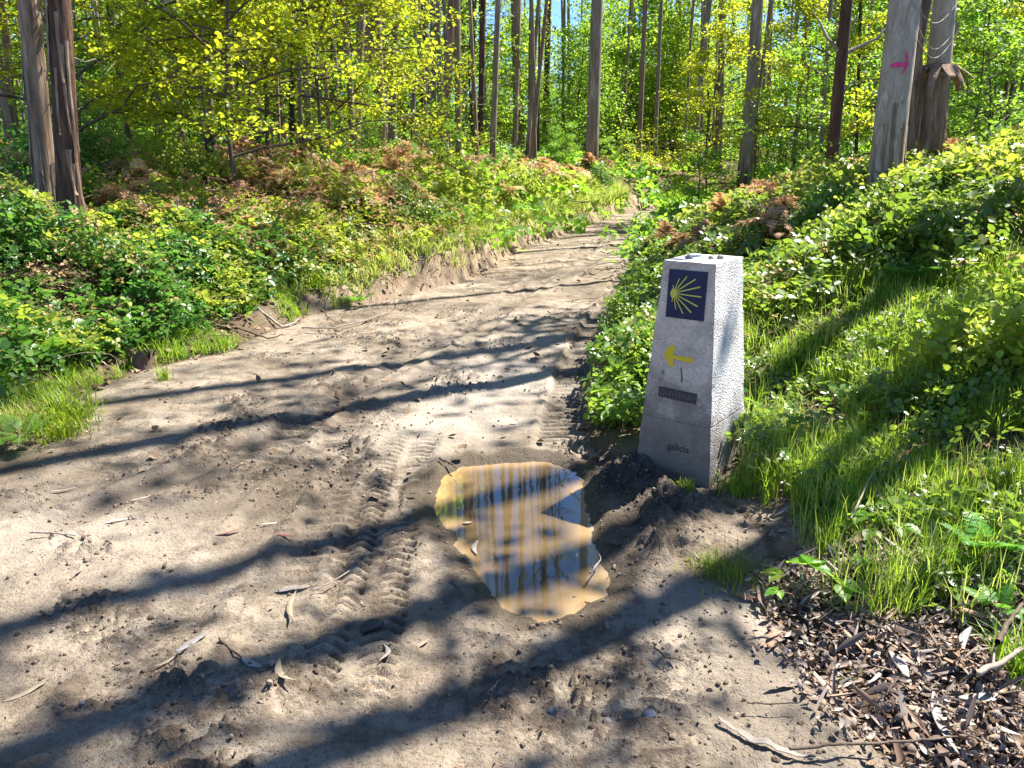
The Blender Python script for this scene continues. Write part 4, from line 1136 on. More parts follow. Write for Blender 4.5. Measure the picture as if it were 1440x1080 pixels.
def mesh_shared(name, V, Fs, mat):
    me = bpy.data.meshes.new(name); me.vertices.add(len(V)); me.vertices.foreach_set('co', V.astype(np.float32).ravel())
    L = np.concatenate([f.ravel() for f in Fs]).astype(np.int32); me.loops.add(len(L)); me.loops.foreach_set('vertex_index', L)
    st, o = [], 0
    for f in Fs: st.append(o + np.arange(len(f)) * f.shape[1]); o += f.size
    st = np.concatenate(st).astype(np.int32); me.polygons.add(len(st)); me.polygons.foreach_set('loop_start', st)
    me.polygons.foreach_set('use_smooth', np.ones(len(st), bool)); me.materials.append(mat); me.update(calc_edges=True)
    return me
def grass(name, n, box, dens, L, w, mat, seed, lean=.6):
    rng = np.random.default_rng(seed)
    # clumped: half of the blades gather round tuft centres
    x, y = sample(n, *box, dens, rng)
    k = n // 22; c = rng.integers(0, k, n); cl = rng.random(n) < .7
    x = np.where(cl, x[c] + rng.normal(size=n) * .022, x); y = np.where(cl, y[c] + rng.normal(size=n) * .022, y)
    LL = L * rng.uniform(.35, 1.2, n) * (.6 + .8 * fbm(x * 3, y * 3, 66)) * np.maximum(1, y / 14)
    o = blades(name, x, y, H(x, y, False) - .01, LL, w * np.maximum(1, y / 5), M[mat], seed, lean); tag(o, kind='stuff'); return o
def d_gr(x, y):
    s = x - xR(x, y)
    a = ss(.10, .35, s) * ss(2.45, 2.8, y - .04 * s + .25 * (fbm(x * 3, y * 3, 12) - .5)) * ss(7.0, 5.9, y)
    bare = ss(.22, .36, np.hypot((x - 1.72) / .8, (y - 4.55) / 1.5))
    post = np.hypot(x - STONE_C[0], y - STONE_C[1]) > .3
    return a * bare * post * (.12 + .88 * ss(.40, .56, fbm(x * 2, y * 2, 88)))
grass('grass', 52000, (.9, 5.2, 2.5, 7.0), d_gr, .23, .0024, 'grass', 11)
grass('pale_grass', 11000, (.9, 5.2, 2.5, 7.0), d_gr, .27, .0022, 'grass_dry', 12)
cover('ground_herbs', 8500, (.95, 4.5, 2.5, 6.5), lambda x, y: ss(.1, .4, x - xR(x, y)) * ss(2.4, 2.75, y) * (.12 + .88 * ss(.42, .56, fbm(x * 2.4, y * 2.4, 90))), lambda x, y: .04 + .16 * mound(x, y), .040, 'bramble', seed=8)
# grass fringe hanging over the left lip
grass('bank_grass', 12000, (-2.8, 6, 8.3, 24), lambda x, y: ss(.06, .2, xL(x, y) - x) * ss(1.3, .35, xL(x, y) - x), .26, .0030, 'grass_dry', 13, 1.1)
grass('bank_foot_grass', 5000, (-5, -1, 3.8, 9), lambda x, y: ss(-.05, .12, xL(x, y) - x) * ss(.9, .2, xL(x, y) - x) * ss(.45, .6, fbm(x * 2.2, y * 2.2, 44)), .17, .0025, 'grass', 14, .9)
grass('far_verge_grass', 3500, (.8, 7, 9, 26), lambda x, y: ss(.02, .15, x - xR(x, y)) * ss(1.3, .3, x - xR(x, y)), .15, .003, 'grass_dry', 15, .9)

# arching canes and dead stalks
def canes(name, n, box, dens, L, mat, seed, rad=.0035, arch=.5):
    rng = np.random.default_rng(seed); x, y = sample(n, *box, dens, rng); z = H(x, y, False); mb = MB()
    for i in range(len(x)):
        a = rng.uniform(0, 6.3); l = L * rng.uniform(.4, 1.3); up = rng.uniform(.35, 1.0) * arch
        t = np.linspace(0, 1, 7)
        q = np.stack([x[i] + np.cos(a) * l * t * .8, y[i] + np.sin(a) * l * t * .8, z[i] + l * (up * 1.9 * t - up * 1.75 * t * t)], 1) + rng.normal(size=(7, 3)) * .012
        mb.tube(q, np.linspace(rad, rad * .4, 7) * max(1, y[i] / 7), 4, 0)
    o = link(name, mb.mesh(name, [M[mat]])); tag(o, kind='stuff')
canes('bramble_canes', 420, (.4, 8, 4.6, 12), d_right, .9, 'cane', 31)
canes('bank_canes', 420, (-7, 2, 4.4, 14), d_left, .8, 'cane', 32)
canes('fallen_twigs', 260, (-7, 5, 6, 22), lambda x, y: d_left(x, y) + .5 * d_right(x, y), .9, 'cane', 33, .006, .12)

# ------------------------------------------------------------------ ferns and dead bracken
def frond(L, rng, mb, base, az, el, curl=.9, wid=.28, pin=22, droop=.5):
    t = np.linspace(0, 1, 12)
    d = np.array([math.cos(az), math.sin(az)])
    hx = L * (np.sin(t * 1.2 + .02) / 1.0) * math.cos(el) ; hzv = L * (math.sin(el) * t - droop * t * t * .8)
    q = np.stack([base[0] + d[0] * hx, base[1] + d[1] * hx, base[2] + hzv], 1)
    mb.tube(q, np.linspace(.005, .0012, 12) * (.5 + L), 4, 1)
    tt = np.linspace(.18, .98, pin)
    P = np.stack([np.interp(tt, t, q[:, k]) for k in range(3)], 1)
    tg = np.gradient(P, axis=0); tg /= np.linalg.norm(tg, axis=1)[:, None]
    side = np.array([-d[1], d[0], 0]); upv = np.cross(tg, side); 
    for sg in (-1, 1):
        ln = L * wid * np.sin(np.clip((1 - tt) * 1.25 + .05, 0, 1.6)) * rng.uniform(.85, 1.1, pin)
        yv = sg * side[None] * .93 + tg * .38 - np.array([[0, 0, .12]]) + rng.normal(size=(pin, 3)) * (.05 if droop < .8 else .28); yv /= np.linalg.norm(yv, axis=1)[:, None]
        zv = np.cross(np.cross(yv, upv), yv) * 1.0; zv /= np.linalg.norm(zv, axis=1)[:, None] + 1e-9; zv *= np.sign(zv[:, 2:3] + 1e-6)
        xv = np.cross(yv, zv); R_ = np.stack([xv, yv, zv], -1)
        V, F = scatter(PINNA, P, R_, np.stack([ln * .62, ln, ln], 1)); mb.add(V, F, 0)
def pinna():
    V, F = [], []
    k = 7
    for i in range(k):
        y = i / k; w = .26 * (1 - y) + .06
        for sg in (-1, 1):
            b = len(V); V += [(0, y, 0), (sg * w, y + .07, .01), (sg * w * .5, y + .17, .0), (0, y + .15, 0)]; F.append((b, b + 1, b + 2, b + 3))
    return np.array(V, float), np.array(F)
PINNA = pinna()
def fern_mesh(seed, L, n, mats, el=(.5, 1.1), droop=.5, wid=.26, pin=20):
    rng = np.random.default_rng(seed); mb = MB()
    for k in range(n):
        frond(L * rng.uniform(.7, 1.15), rng, mb, (0, 0, 0), k * 6.283 / n + rng.uniform(-.3, .3), rng.uniform(*el), droop=droop * rng.uniform(.7, 1.3), wid=wid, pin=pin)
    return mb.mesh('fronds', mats)
fern_m = [fern_mesh(600 + k, .55, 7, [M['fern'], M['cane']]) for k in range(3)]
brk_m = [fern_mesh(620 + k, .62, 15, [M['bracken'], M['cane']], (.3, 1.35), .95, .26, 18) for k in range(4)]
FERNS = [((15, 500), .5, .6, 'green fern at the extreme left edge of the bank above the grass'), ((150, 365), .75, .9, 'green fern with one bright frond high on the left bank'), ((60, 420), .6, .9, 'fern just below the two left trunks'),
         ((500, 385), .35, .6, 'small bright fern low on the left bank near the bend of its foot'), ((1405, 700), .35, .5, 'green fern at the right frame edge over the grass slope'), ((1270, 385), .75, .9, 'fern with a pale upright frond among the right brambles'),
         ((1225, 300), 1.05, .8, 'fern at the foot of the pink marked eucalyptus'), ((230, 330), .8, .7, 'fern half sunk in the brambles of the left bank'), ((1415, 800), .22, .3, 'low fern by the leaf litter on the right')]
for k, (px, z, s, lb) in enumerate(FERNS):
    x, y = at(px[0], px[1], z)
    link('fronds', fern_m[k % 3], empty('fern', (x, y, hz(x, y) + .05), lb, 'fern', 'green ferns on the banks', k * 1.3, s))
rb = random.Random(5); cnt = 0
def brk_ok(x, y):
    sl, sr = xL(np.array([x]), np.array([y]))[0] - x, x - xR(np.array([x]), np.array([y]))[0]
    return sl, sr
while cnt < 260:
    y = 6.5 + 24 * rb.random() ** 1.2; x = rb.uniform(-.62, .62) * y
    sl, sr = brk_ok(x, y)
    if sl > .5: 
        f = .25 + (1.0 if 1.0 < sl < 4.5 else .3)
        if y < 8 and x < -3.4: continue
    elif sr > (.4 if y < 11 else 1.3) and y > 7.5: f = 1.0 if sr < 2.2 else .18
    else: continue
    if rb.random() > f * (.4 + .9 * float(ss(.4, .6, fbm([x * .8], [y * .8], 321, 2))[0])): continue
    lb = 'clump of dead rust brown bracken among many alike under the trees'
    T = empty('dead_bracken', (x, y, hz(x, y) + rb.uniform(.18, .42)), lb, 'bracken', 'clumps of dead bracken', rb.uniform(0, 6.3), rb.uniform(.7, 1.25) * (.65 if y < 11.5 else 1))
    link('fronds', brk_m[cnt % 4], T); cnt += 1

# shrubs on the banks: rounded leafy bushes that break the skyline of the low growth
def bush(seed, rad, n, leaf, mat):
    rng = np.random.default_rng(seed); mb = MB(); tips = []
    for k in range(16):
        a, e = rng.uniform(0, 6.3), rng.uniform(.35, 1.45); L = rad * rng.uniform(.6, 1.2)
        t = np.linspace(0, 1, 6)[:, None]
        q = np.array([math.cos(a) * math.cos(e), math.sin(a) * math.cos(e), math.sin(e)]) * L * t + rng.normal(size=(6, 3)) * .03 * rad
        mb.tube(q, np.linspace(.010, .002, 6), 4, 1); tips += list(q[2:])
    tips = np.array(tips); p = tips[rng.integers(0, len(tips), n)] + rng.normal(size=(n, 3)) * rad * .15
    V, F = scatter(LEAF6, p, frames(rand_nrm(n, .6, rng), rng.uniform(0, 6.3, n)), leaf * rng.uniform(.6, 1.3, n)); mb.add(V, F, 0)
    return mb.mesh('foliage', [M[mat], M['cane']])
bush_m = [bush(700, .7, 1500, .06, 'bramble_yel'), bush(701, .6, 1400, .055, 'green_leaf'), bush(702, .8, 1700, .06, 'bramble_dark'), bush(703, .55, 1200, .05, 'bramble_yel'), bush(704, .6, 1500, .05, 'euc_leaf')]
BG_ = 'leafy bushes at the edge of the wood'
cnt = 0
while cnt < 70:
    y = 7 + 22 * rb.random() ** 1.1; x = rb.uniform(-.66, .66) * y
    sl, sr = brk_ok(x, y)
    if not (sl > .55 or (sr > (.8 if y < 12 else 1.7) and y > 9)): continue
    if sl > .5 and y < 7.5 and x > -3.2: continue
    m = bush_m[cnt % 5] if not (y < 9 and x < 0) else bush_m[2]
    T = empty('bush', (x, y, hz(x, y)), 'low leafy bush among many alike at the edge of the wood', 'bush', BG_, rb.uniform(0, 6.3), rb.uniform(.55, 1.15))
    link('foliage', m, T); cnt += 1

bramble_m = [bush(720 + k, .62, 2100, .062, ('bramble', 'bramble_yel')[k == 2]) for k in range(4)]
for k, (px, z, sc_) in enumerate((((1085, 370), .55, .8), ((1150, 340), .75, 1.0), ((1230, 375), .7, .9), ((1300, 330), 1.0, 1.1), ((1120, 280), .95, .9),
                                ((1200, 255), 1.15, .9), ((1300, 240), 1.35, 1.0), ((1400, 230), 1.5, 1.1), ((1060, 440), .35, .55), ((1020, 320), .6, .6), ((1440, 300), 1.3, 1.1), ((880, 520), .22, .45), ((870, 570), .12, .4), ((885, 455), .3, .5))):
    x, y = at(*px, z)
    T = empty('bramble_bush', (x, y, hz(x, y)), 'arching leafy bramble bush among many alike beside and behind the post', 'bush', 'bramble bushes of the right slope', k * 1.9, sc_ * .8)
    link('foliage', bramble_m[k % 4], T)

# ------------------------------------------------------------------ leaf litter
def litter(name, n, box, dens, sz, mat, seed, tpl=LEAF6, lift=.03, wide=1.0):
    rng = np.random.default_rng(seed); x, y = sample(n, *box, dens, rng)
    z = H(x, y, True) + .004 + lift * rng.random(len(x)) ** 2
    s = sz * rng.uniform(.5, 1.5, len(x)); s3 = np.stack([s * wide * rng.uniform(.5, 1.2, len(x)), s, s * rng.uniform(-1.6, 2.0, len(x))], 1)
    V, F = scatter(tpl, np.stack([x, y, z], 1), frames(rand_nrm(len(x), 1.1, rng), rng.uniform(0, 6.3, len(x))), s3)
    tag(link(name, mesh_np(name, [(V, F, 0)], [M[mat]])), kind='stuff')
def d_lit(x, y):
    s = x - xR(x, y)
    return ss(-.14, .16, s + .12 * (fbm(x * 7, y * 7, 19) - .5)) * (ss(3.05, 2.75, y - .1 * s) + .12) * (.35 + .65 * ss(.35, .5, fbm(x * 3.5, y * 3.5, 20)))
litter('leaf_litter', 20000, (.8, 3.2, 1.5, 3.7), d_lit, .031, 'litter', 41, CURL, .035, .8)
litter('eucalyptus_leaf_litter', 1500, (.85, 3.2, 1.5, 3.8), d_lit, .10, 'litter', 42, LANCE, .05, .9)
litter('bank_leaf_litter', 9000, (-8, 7, 3.6, 16), lambda x, y: .06 + ss(-.15, .05, xL(x, y) - x) * np.clip(6 / y, 0, 1) * ss(4, 1, xL(x, y) - x) + .6 * ss(0, .1, x - xR(x, y)) * ss(3, 4, y) * np.clip(6 / y, 0, 1), .055, 'litter_brown', 43)
litter('scattered_bits', 2600, (-3.2, 1.4, 1.5, 9), lambda x, y: ss(.3, .7, fbm(x * 1.5, y * 1.5, 47)) * ss(0, .1, -(x - xR(x, y))) * np.clip((3 / y) ** 2, 0, 1) * (pud_sd(x, y) > 0), .016, 'litter_brown', 44, LANCE, .002, 1.6)
# crumbs of soil
rng = np.random.default_rng(51)
x, y = sample(15000, -3, 1.3, 1.5, 9, lambda x, y: (.06 + ss(.5, .68, fbm(x * 2.3, y * 2.3, 95, 3)) + np.exp(-(((x - 0.7) / 0.25) ** 2 + ((y - 3.4) / 0.5) ** 2)) + np.exp(-(((x - .55) / 0.28) ** 2 + ((y - 2.3) / 0.4) ** 2))
      + np.exp(-(((x + 1.0) / 0.3) ** 2 + ((y - 4.9) / 0.55) ** 2))) * .5 * (pud_sd(x, y) > .01) * np.clip(4 / y, 0, 1), rng)
ico = bmesh.new(); bmesh.ops.create_icosphere(ico, subdivisions=1, radius=1)
IV = np.array([v.co[:] for v in ico.verts]); IF = np.array([[v.index for v in f.verts] for f in ico.faces]); ico.free()
IV *= (1 + .5 * (rng.random((len(IV), 1)) - .5))
sz = .0018 + .010 * rng.random(len(x)) ** 6
V, F = scatter((IV, IF), np.stack([x, y, H(x, y) + sz * .3], 1), frames(rand_nrm(len(x), .3, rng), rng.uniform(0, 6.3, len(x))), np.stack([sz * rng.uniform(.7, 1.4, len(x)), sz, sz * rng.uniform(.5, .9, len(x))], 1))
tag(link('soil_crumbs', mesh_np('soil_crumbs', [(V, F, 0)], [M['crumb']], False)), kind='stuff')

# ------------------------------------------------------------------ single things lying about
def long_leaf(L, w, curl, bend, twist=0.0, n=12):
    V, F = [], []
    for i in range(n + 1):
        t = i / n; ww = w * math.sin(PI * (.04 + .92 * t) ** .85) * .5
        cx = bend * L * math.sin(PI * t) ; cy = L * (t - .5); cz = curl * L * (4 * (t - .5) ** 2)
        for e in (-1, 0, 1):
            a = twist * (t - .5)
            V.append((cx + e * ww * math.cos(a), cy, cz + abs(e) * ww * .35 + e * ww * math.sin(a)))
    for i in range(n):
        for e in range(2): F.append((i * 3 + e, i * 3 + e + 1, i * 3 + 4 + e, i * 3 + 3 + e))
    V = np.array(V); F = np.array(F)
    me = mesh_np('fallen_leaf', [(V, F, 0)], [])
    bm = bmesh.new(); bm.from_mesh(me); bmesh.ops.solidify(bm, geom=list(bm.faces), thickness=.0009); bm.to_mesh(me); bm.free()
    return me
LV = [  # pixel from, pixel to, width, material, curl, bend, label
 ((383, 828), (440, 818), .020, 'leaf_grey', .02, .05, 'silvery long leaf lying across the tan one, left of the tyre ribs'),
 ((412, 872), (416, 826), .021, 'leaf_tan', .03, -.08, 'tan long leaf whose tip touches the silvery leaf'),
 ((247, 925), (295, 898), .022, 'leaf_grey', .02, .04, 'grey leaf pair, the broader leaf in the shade at lower left'),
 ((216, 937), (250, 915), .013, 'leaf_tan', .03, .10, 'thin curled leaf just left of the broader grey leaf'),
 ((340, 926), (370, 938), .024, 'leaf_pale', .04, .06, 'pale leaf touching the white round pebble'),
 ((393, 936), (415, 968), .024, 'leaf_tan', .10, .16, 'hooked greenish tan leaf right of the white round pebble'),
 ((2, 978), (68, 947), .016, 'leaf_tan', .02, .08, 'long tan leaf at the lower left corner of the dirt'),
 ((303, 752), (340, 740), .018, 'leaf_red', .04, .05, 'red fallen leaf on the sunny left dirt'),
 ((361, 733), (397, 728), .009, 'leaf_pale', .0, .02, 'thin straight pale sliver right of the red leaf'),
 ((385, 756), (416, 760), .014, 'leaf_red', .05, -.05, 'purplish leaf near the shade band left of the tyre ribs'),
 ((70, 687), (108, 682), .010, 'leaf_pale', .03, .12, 'thin pale leaf alone on the upper left dirt'),
 ((183, 703), (212, 695), .018, 'leaf_pale', .02, .08, 'white papery leaf in the bright patch, upper of two'),
 ((148, 735), (180, 728), .016, 'leaf_pale', .02, -.08, 'white papery leaf in the bright patch, lower of two'),
 ((103, 812), (113, 790), .014, 'leaf_tan', .05, .10, 'small tan leaf standing on edge at the far left dirt'),
 ((533, 920), (538, 893), .018, 'leaf_pale', .03, .22, 'pale crescent leaf below the black lump'),
 ((581, 900), (605, 887), .014, 'leaf_tan', .02, .03, 'short tan sliver below the puddle left end'),
 ((1025, 836), (1078, 849), .024, 'leaf_red', .05, .05, 'reddish brown leaf at the edge of the slab beside the litter'),
 ((1310, 985), (1345, 1075), .030, 'leaf_grey', .03, .06, 'broad grey leaf at the bottom right of the litter'),
 ((1248, 935), (1275, 972), .034, 'leaf_grey', .03, -.05, 'broad bluish leaf in the middle of the leaf litter'),
 ((1345, 1000), (1438, 992), .034, 'leaf_pale', .03, .05, 'bright white leaf in the sunny litter at the right edge'),
 ((1150, 925), (1137, 945), .020, 'leaf_tan', .04, .0, 'small beige bark chip at the slab edge'),
 ((1365, 890), (1352, 935), .030, 'leaf_grey', .05, .08, 'greenish grey curled leaf at the right of the litter'),
 ((880, 745), (905, 728), .014, 'leaf_brown', .05, .05, 'dark leaf on the mud between puddle and post'),
 ((1260, 1010), (1310, 1022), .022, 'leaf_tan', .04, -.05, 'orange tan leaf in the sunny litter'),
 ((660, 962), (690, 940), .010, 'leaf_brown', .02, .15, 'dark curved stalk below the puddle'),
 ((745, 1078), (775, 1066), .02, 'leaf_pale', .02, .05, 'white leaf at the very bottom of the dirt'),
]
for k, (pa, pb, w, mt, cu, be, lb) in enumerate(LV):
    zr = hz(*at(*pa)) if pa[0] > 1000 else 0
    a, b = at(*pa, zr), at(*pb, zr); L = math.hypot(b[0] - a[0], b[1] - a[1]); cx, cy = (a[0] + b[0]) / 2, (a[1] + b[1]) / 2
    me = long_leaf(L, w, cu, be, random.Random(k).uniform(-.8, .8)); me.materials.append(M[mt])
    o = link('fallen_leaf', me); o.location = (cx, cy, float(H([cx], [cy])[0]) + .008 + (.02 if pa[0] > 1030 else 0)); o.rotation_euler = (random.Random(k).uniform(-.12, .12), random.Random(k + 50).uniform(-.2, .2), math.atan2(b[1] - a[1], b[0] - a[0]) - PI / 2)
    tag(o, lb, 'leaf', 'fallen leaves')
for pa, pb, mt, lb in (((672, 762), (671, 782), 'leaf_pale', 'white leaf floating near the left shore of the puddle'), ((650, 737), (664, 735), 'leaf_tan', 'small tan leaf floating in the upper puddle')):
    a, b = at(*pa, -.035), at(*pb, -.035); L = math.hypot(b[0] - a[0], b[1] - a[1])
    me = long_leaf(L, .022, .03, .12); me.materials.append(M[mt]); o = link('floating_leaf', me)
    o.location = ((a[0] + b[0]) / 2, (a[1] + b[1]) / 2, -.031); o.rotation_euler = (0, 0, math.atan2(b[1] - a[1], b[0] - a[0]) - PI / 2); tag(o, lb, 'leaf', 'leaves floating in the puddle')

def stick(pxs, r0, r1, mat, label, name='fallen_branch', cat='branch', lift=.012, z=0.0, forks=(), seg=7, rough=.15, group=None, zs=None):
    pts = []
    for k, p in enumerate(pxs):
        zz = zs[k] if zs else z
        x, y = at(*p, zz); pts.append((x, y, max(zz, float(H([x], [y])[0])) + lift if not zs else float(H([x], [y])[0]) + lift + .03 * (k % 2)))
    pts = np.array(pts); t = np.linspace(0, len(pts) - 1, len(pts) * 4)
    q = np.stack([np.interp(t, range(len(pts)), pts[:, i]) for i in range(3)], 1) + np.random.default_rng(len(label)).normal(size=(len(t), 3)) * r0 * .25
    mb = MB(); mb.tube(q, np.linspace(r0, r1, len(q)), seg, 0, rough, 3)
    for (i, dx, dy, dz, L) in forks:
        b = q[int(i * (len(q) - 1))]; mb.tube([b, b + np.array([dx, dy, dz]) * L * .5, b + np.array([dx, dy, dz * .7]) * L], [r0 * .55, r0 * .4, r1 * .6], 5, 0)
    return tag(link(name, mb.mesh(name, [M[mat]])), label, cat, group)
stick([(425, 462), (470, 463), (515, 452), (548, 440)], .008, .005, 'twig', 'long pale stick lying on the dirt at the foot of the left bank', forks=((.3, -.3, .4, .1, .3),))
stick([(285, 422), (330, 434), (375, 455), (398, 462)], .011, .006, 'rot_wood', 'dark branch sliding down the left bank towards the clearing', zs=[.35, .25, .12, .05], forks=((.5, .3, .5, .2, .35),))
stick([(300, 338), (345, 352), (390, 370), (420, 385)], .016, .009, 'twig', 'pale dead branch lying in the brown bracken of the left bank', zs=[.8, .7, .6, .45])
stick([(160, 300), (190, 325), (215, 350)], .03, .02, 'rot_wood', 'short dark fallen branch behind the left brambles', zs=[1.0, .9, .85])
stick([(1110, 1058), (1170, 1052), (1230, 1050), (1300, 1046), (1345, 1040)], .0055, .003, 'limb', 'long thin brown twig across the slab and litter at the bottom', 'twig', 'twig', .012, forks=((.35, .05, -.1, .02, .18),))
stick([(1368, 968), (1400, 952), (1440, 930)], .010, .007, 'twig', 'pale forked branch poking from the litter at the right edge', z=.05, lift=.05, forks=((.4, .3, .5, .2, .12),))
stick([(1398, 928), (1412, 900), (1432, 872)], .010, .006, 'limb', 'brown twig slanting up at the right edge above the litter', 'twig', 'twig', .06, .08)
stick([(634, 820), (648, 832), (655, 842)], .008, .003, 'limb', 'dark splinter at the left lower shore of the puddle', 'twig', 'twig', .006)
stick([(618, 646), (632, 652), (642, 660)], .007, .004, 'limb', 'dark splinter at the top left shore of the puddle', 'twig', 'twig', .006)
stick([(42, 750), (75, 751), (108, 755)], .005, .003, 'twig', 'thin pale twig on the sunny left dirt', 'twig', 'twig', .006)
stick([(310, 905), (325, 918), (340, 928)], .006, .003, 'limb', 'dark twig pointing at the pale leaf beside the white pebble', 'twig', 'twig', .006)
stick([(440, 832), (465, 822), (492, 805)], .003, .002, 'twig', 'fine twig right of the silvery leaf by the tyre ribs', 'twig', 'twig', .008)
stick([(690, 975), (700, 960), (712, 952)], .004, .002, 'limb', 'crooked dark twig on the cracked mud at the bottom', 'twig', 'twig', .006)
stick([(920, 912), (935, 925), (958, 930)], .004, .002, 'limb', 'thin curved root lying on the slab right of the cracked mud', 'twig', 'twig', .005)
stick([(1050, 990), (1085, 992), (1125, 990)], .003, .002, 'limb', 'very fine twig on the slab above the white bark strip', 'twig', 'twig', .005)
stick([(830, 812), (845, 790), (835, 772)], .004, .002, 'twig', 'thin root curving out of the mud into the puddle right side', 'twig', 'twig', .015)
stick([(1120, 640), (1150, 655), (1175, 665)], .008, .005, 'twig', 'pale stick on the bare patch right of the post', 'twig', 'twig', .03, .1)
stick([(1195, 745), (1215, 700), (1236, 655)], .004, .002, 'twig', 'dry stalk standing up in the grass right of the post', 'twig', 'twig', .05, .15)
# white bark strip on the slab
for (pxs, w, lb) in (([(1010, 1005), (1035, 1020), (1060, 1035), (1090, 1047), (1118, 1055), (1160, 1062)], .011, 'white papery bark strip curling along the slab at the bottom'),
                     ([(1105, 850), (1095, 880), (1083, 905)], .026, 'grey bark piece at the corner of the slab and the litter')):
    V, F = [], []
    P_ = [at(*p) for p in pxs]; tt = np.linspace(0, len(P_) - 1, 22)
    cx = np.interp(tt, range(len(P_)), [p[0] for p in P_]); cy = np.interp(tt, range(len(P_)), [p[1] for p in P_]); hh = H(cx, cy)
    for i in range(22):
        dx, dy = np.gradient(cx)[i], np.gradient(cy)[i]; l = math.hypot(dx, dy); ww = w * (.35 + .65 * math.sin(PI * i / 21)) * (.5 + .9 * vn([i * .9], [3.0 + .2])[0])
        for e in (-1, -.4, .4, 1): V.append((cx[i] - dy / l * ww * e, cy[i] + dx / l * ww * e, hh[i] + .012 + .004 * abs(e) + .002 * math.sin(i * 1.3)))
    for i in range(21):
        for e in range(3): F.append((i * 4 + e, i * 4 + e + 1, i * 4 + 5 + e, i * 4 + 4 + e))
    me = mesh_np('bark_strip', [(np.array(V), np.array(F), 0)], [M['birch'] if w < .02 else M['brown_bark']])
    bm = bmesh.new(); bm.from_mesh(me); bmesh.ops.solidify(bm, geom=list(bm.faces), thickness=.002); bm.to_mesh(me); bm.free()
    tag(link('bark_strip', me), lb, 'bark')
def rockpx(px, d, mat, lb, name='stone', cat='stone', seed=1, z=0, group=None):
    x, y = at(*px, z); rock(name, (x, y, float(H([x], [y])[0]) + d[2] * .4), d, M[mat], lb, cat, group, seed, seed)
rockpx((383, 937), (.014, .013, .011), 'pebble', 'white round pebble between two leaves on the shaded dirt', 'pebble', 'pebble', 2)
rockpx((913, 993), (.024, .019, .017), 'bluestone', 'blue grey stone on the crumbly mud below the post')
rockpx((775, 982), (.012, .010, .008), 'bluestone', 'small bluish pebble on the cracked mud', 'pebble', 'pebble', 4)
rockpx((855, 998), (.015, .013, .009), 'pebble', 'small tan pebble left of the blue grey stone', 'pebble', 'pebble', 6)
rockpx((522, 872), (.045, .028, .018), 'dark_clod', 'black lump of mud in the shade left of the puddle', 'mud_clod', 'clod', 7)
rockpx((905, 668), (.022, .02, .016), 'dark_clod', 'dark lump stuck in the mud at the foot of the post', 'stone', 'stone', 9, .1)
rockpx((1150, 973), (.010, .008, .006), 'pebble', 'tiny white pebble on the slab', 'pebble', 'pebble', 10)
rockpx((115, 990), (.010, .009, .006), 'bluestone', 'tiny grey pebble in the lower left shade', 'pebble', 'pebble', 11)
rockpx((865, 765), (.022, .016, .012), 'rot_wood', 'brown clod at the right shore of the puddle', 'mud_clod', 'clod', 12, .0)

# log end behind the post
x, y = at(905, 520, .25)
mb = MB(); mb.tube([(x - .05, y + .35, .26), (x + .02, y + .40, .27), (x + .25, y + .62, .33)], [.062, .065, .06], 12, 0, .25, 4)
Vd, Fd, _ = tube([(x - .055, y + .345, .258), (x - .05, y + .35, .26)], [.045, .06], 12, False)
mb.add(Vd, Fd)
tag(link('log', mb.mesh('log', [M['rot_wood']])), 'short weathered log end jutting out behind the left side of the post', 'log')

# rotten stump in the foot of the left bank
xs, ys = at(196, 512, .05)
T = empty('tree_stump', (xs - .05, ys + .12, hz(xs - .05, ys + .12) - .1), 'rotten mossy stump in the foot of the left bank above the grass tuft', 'stump')
T.scale = (.62, .62, .6)
mb = MB()
rng = np.random.default_rng(3)
V, F, _ = tube([(0, 0, 0), (.01, 0, .12), (.0, .02, .25), (.02, .03, .38)], [.20, .155, .14, .15], 22, False, .35, 6); V[-22:, 2] += rng.uniform(-.08, .07, 22); mb.add(V, F)
Vi, Fi, _ = tube([(.0, .02, .05), (.02, .03, .36)], [.10, .125], 22, False, .2, 6); mb.add(Vi, Fi)
link('rotten_wood', mb.mesh('rotten_wood', [M['rot_wood']]), T)
for k in range(5):
    a = -1.9 + k * .5; mb = MB(); mb.tube([(math.cos(a) * .14, math.sin(a) * .14, .14), (math.cos(a) * .24, math.sin(a) * .24, .08), (math.cos(a) * .36, math.sin(a) * .36, -.02)], [.03, .022, .008], 6, 0, .2, k)
    link('root', mb.mesh('root', [M['rot_wood']]), T)

# single tufts and small plants
def tuft(px, z, n, L, sp, mat, lb, seed, w=.003, lean=.9):
    x, y = at(*px, z); rng = np.random.default_rng(seed)
    o = blades('grass_tuft', rng.normal(size=n) * sp, rng.normal(size=n) * sp, np.zeros(n), L * rng.uniform(.4, 1.15, n), np.full(n, w), M[mat], seed, lean)
    o.location = (x, y, hz(x, y) - .005); tag(o, lb, 'grass tuft', 'single grass tufts')
tuft((965, 690), .06, 70, .075, .025, 'grass', 'small bright grass tuft at the left foot of the post', 71)
tuft((1040, 690), .02, 170, .13, .05, 'grass', 'grass tuft against the right foot of the post', 72)
tuft((1015, 800), 0, 420, .085, .075, 'grass', 'flat round grass tuft on the dirt in front of the post', 73, .002, 1.3)
tuft((432, 425), .03, 300, .24, .09, 'grass', 'bright green herb tuft alone in the clearing of the left bank', 74, .006)
tuft((95, 560), .12, 260, .28, .07, 'grass', 'long arching grass tuft left of the stump on the left bank', 75, .004, 1.2)
tuft((18, 590), .05, 300, .24, .08, 'grass_dry', 'yellowish grass tuft at the left edge beside the dirt', 76, .0035)
tuft((85, 600), .02, 220, .20, .08, 'grass', 'dark grass tuft lying over the dirt under the left bank', 77, .0035, 1.3)
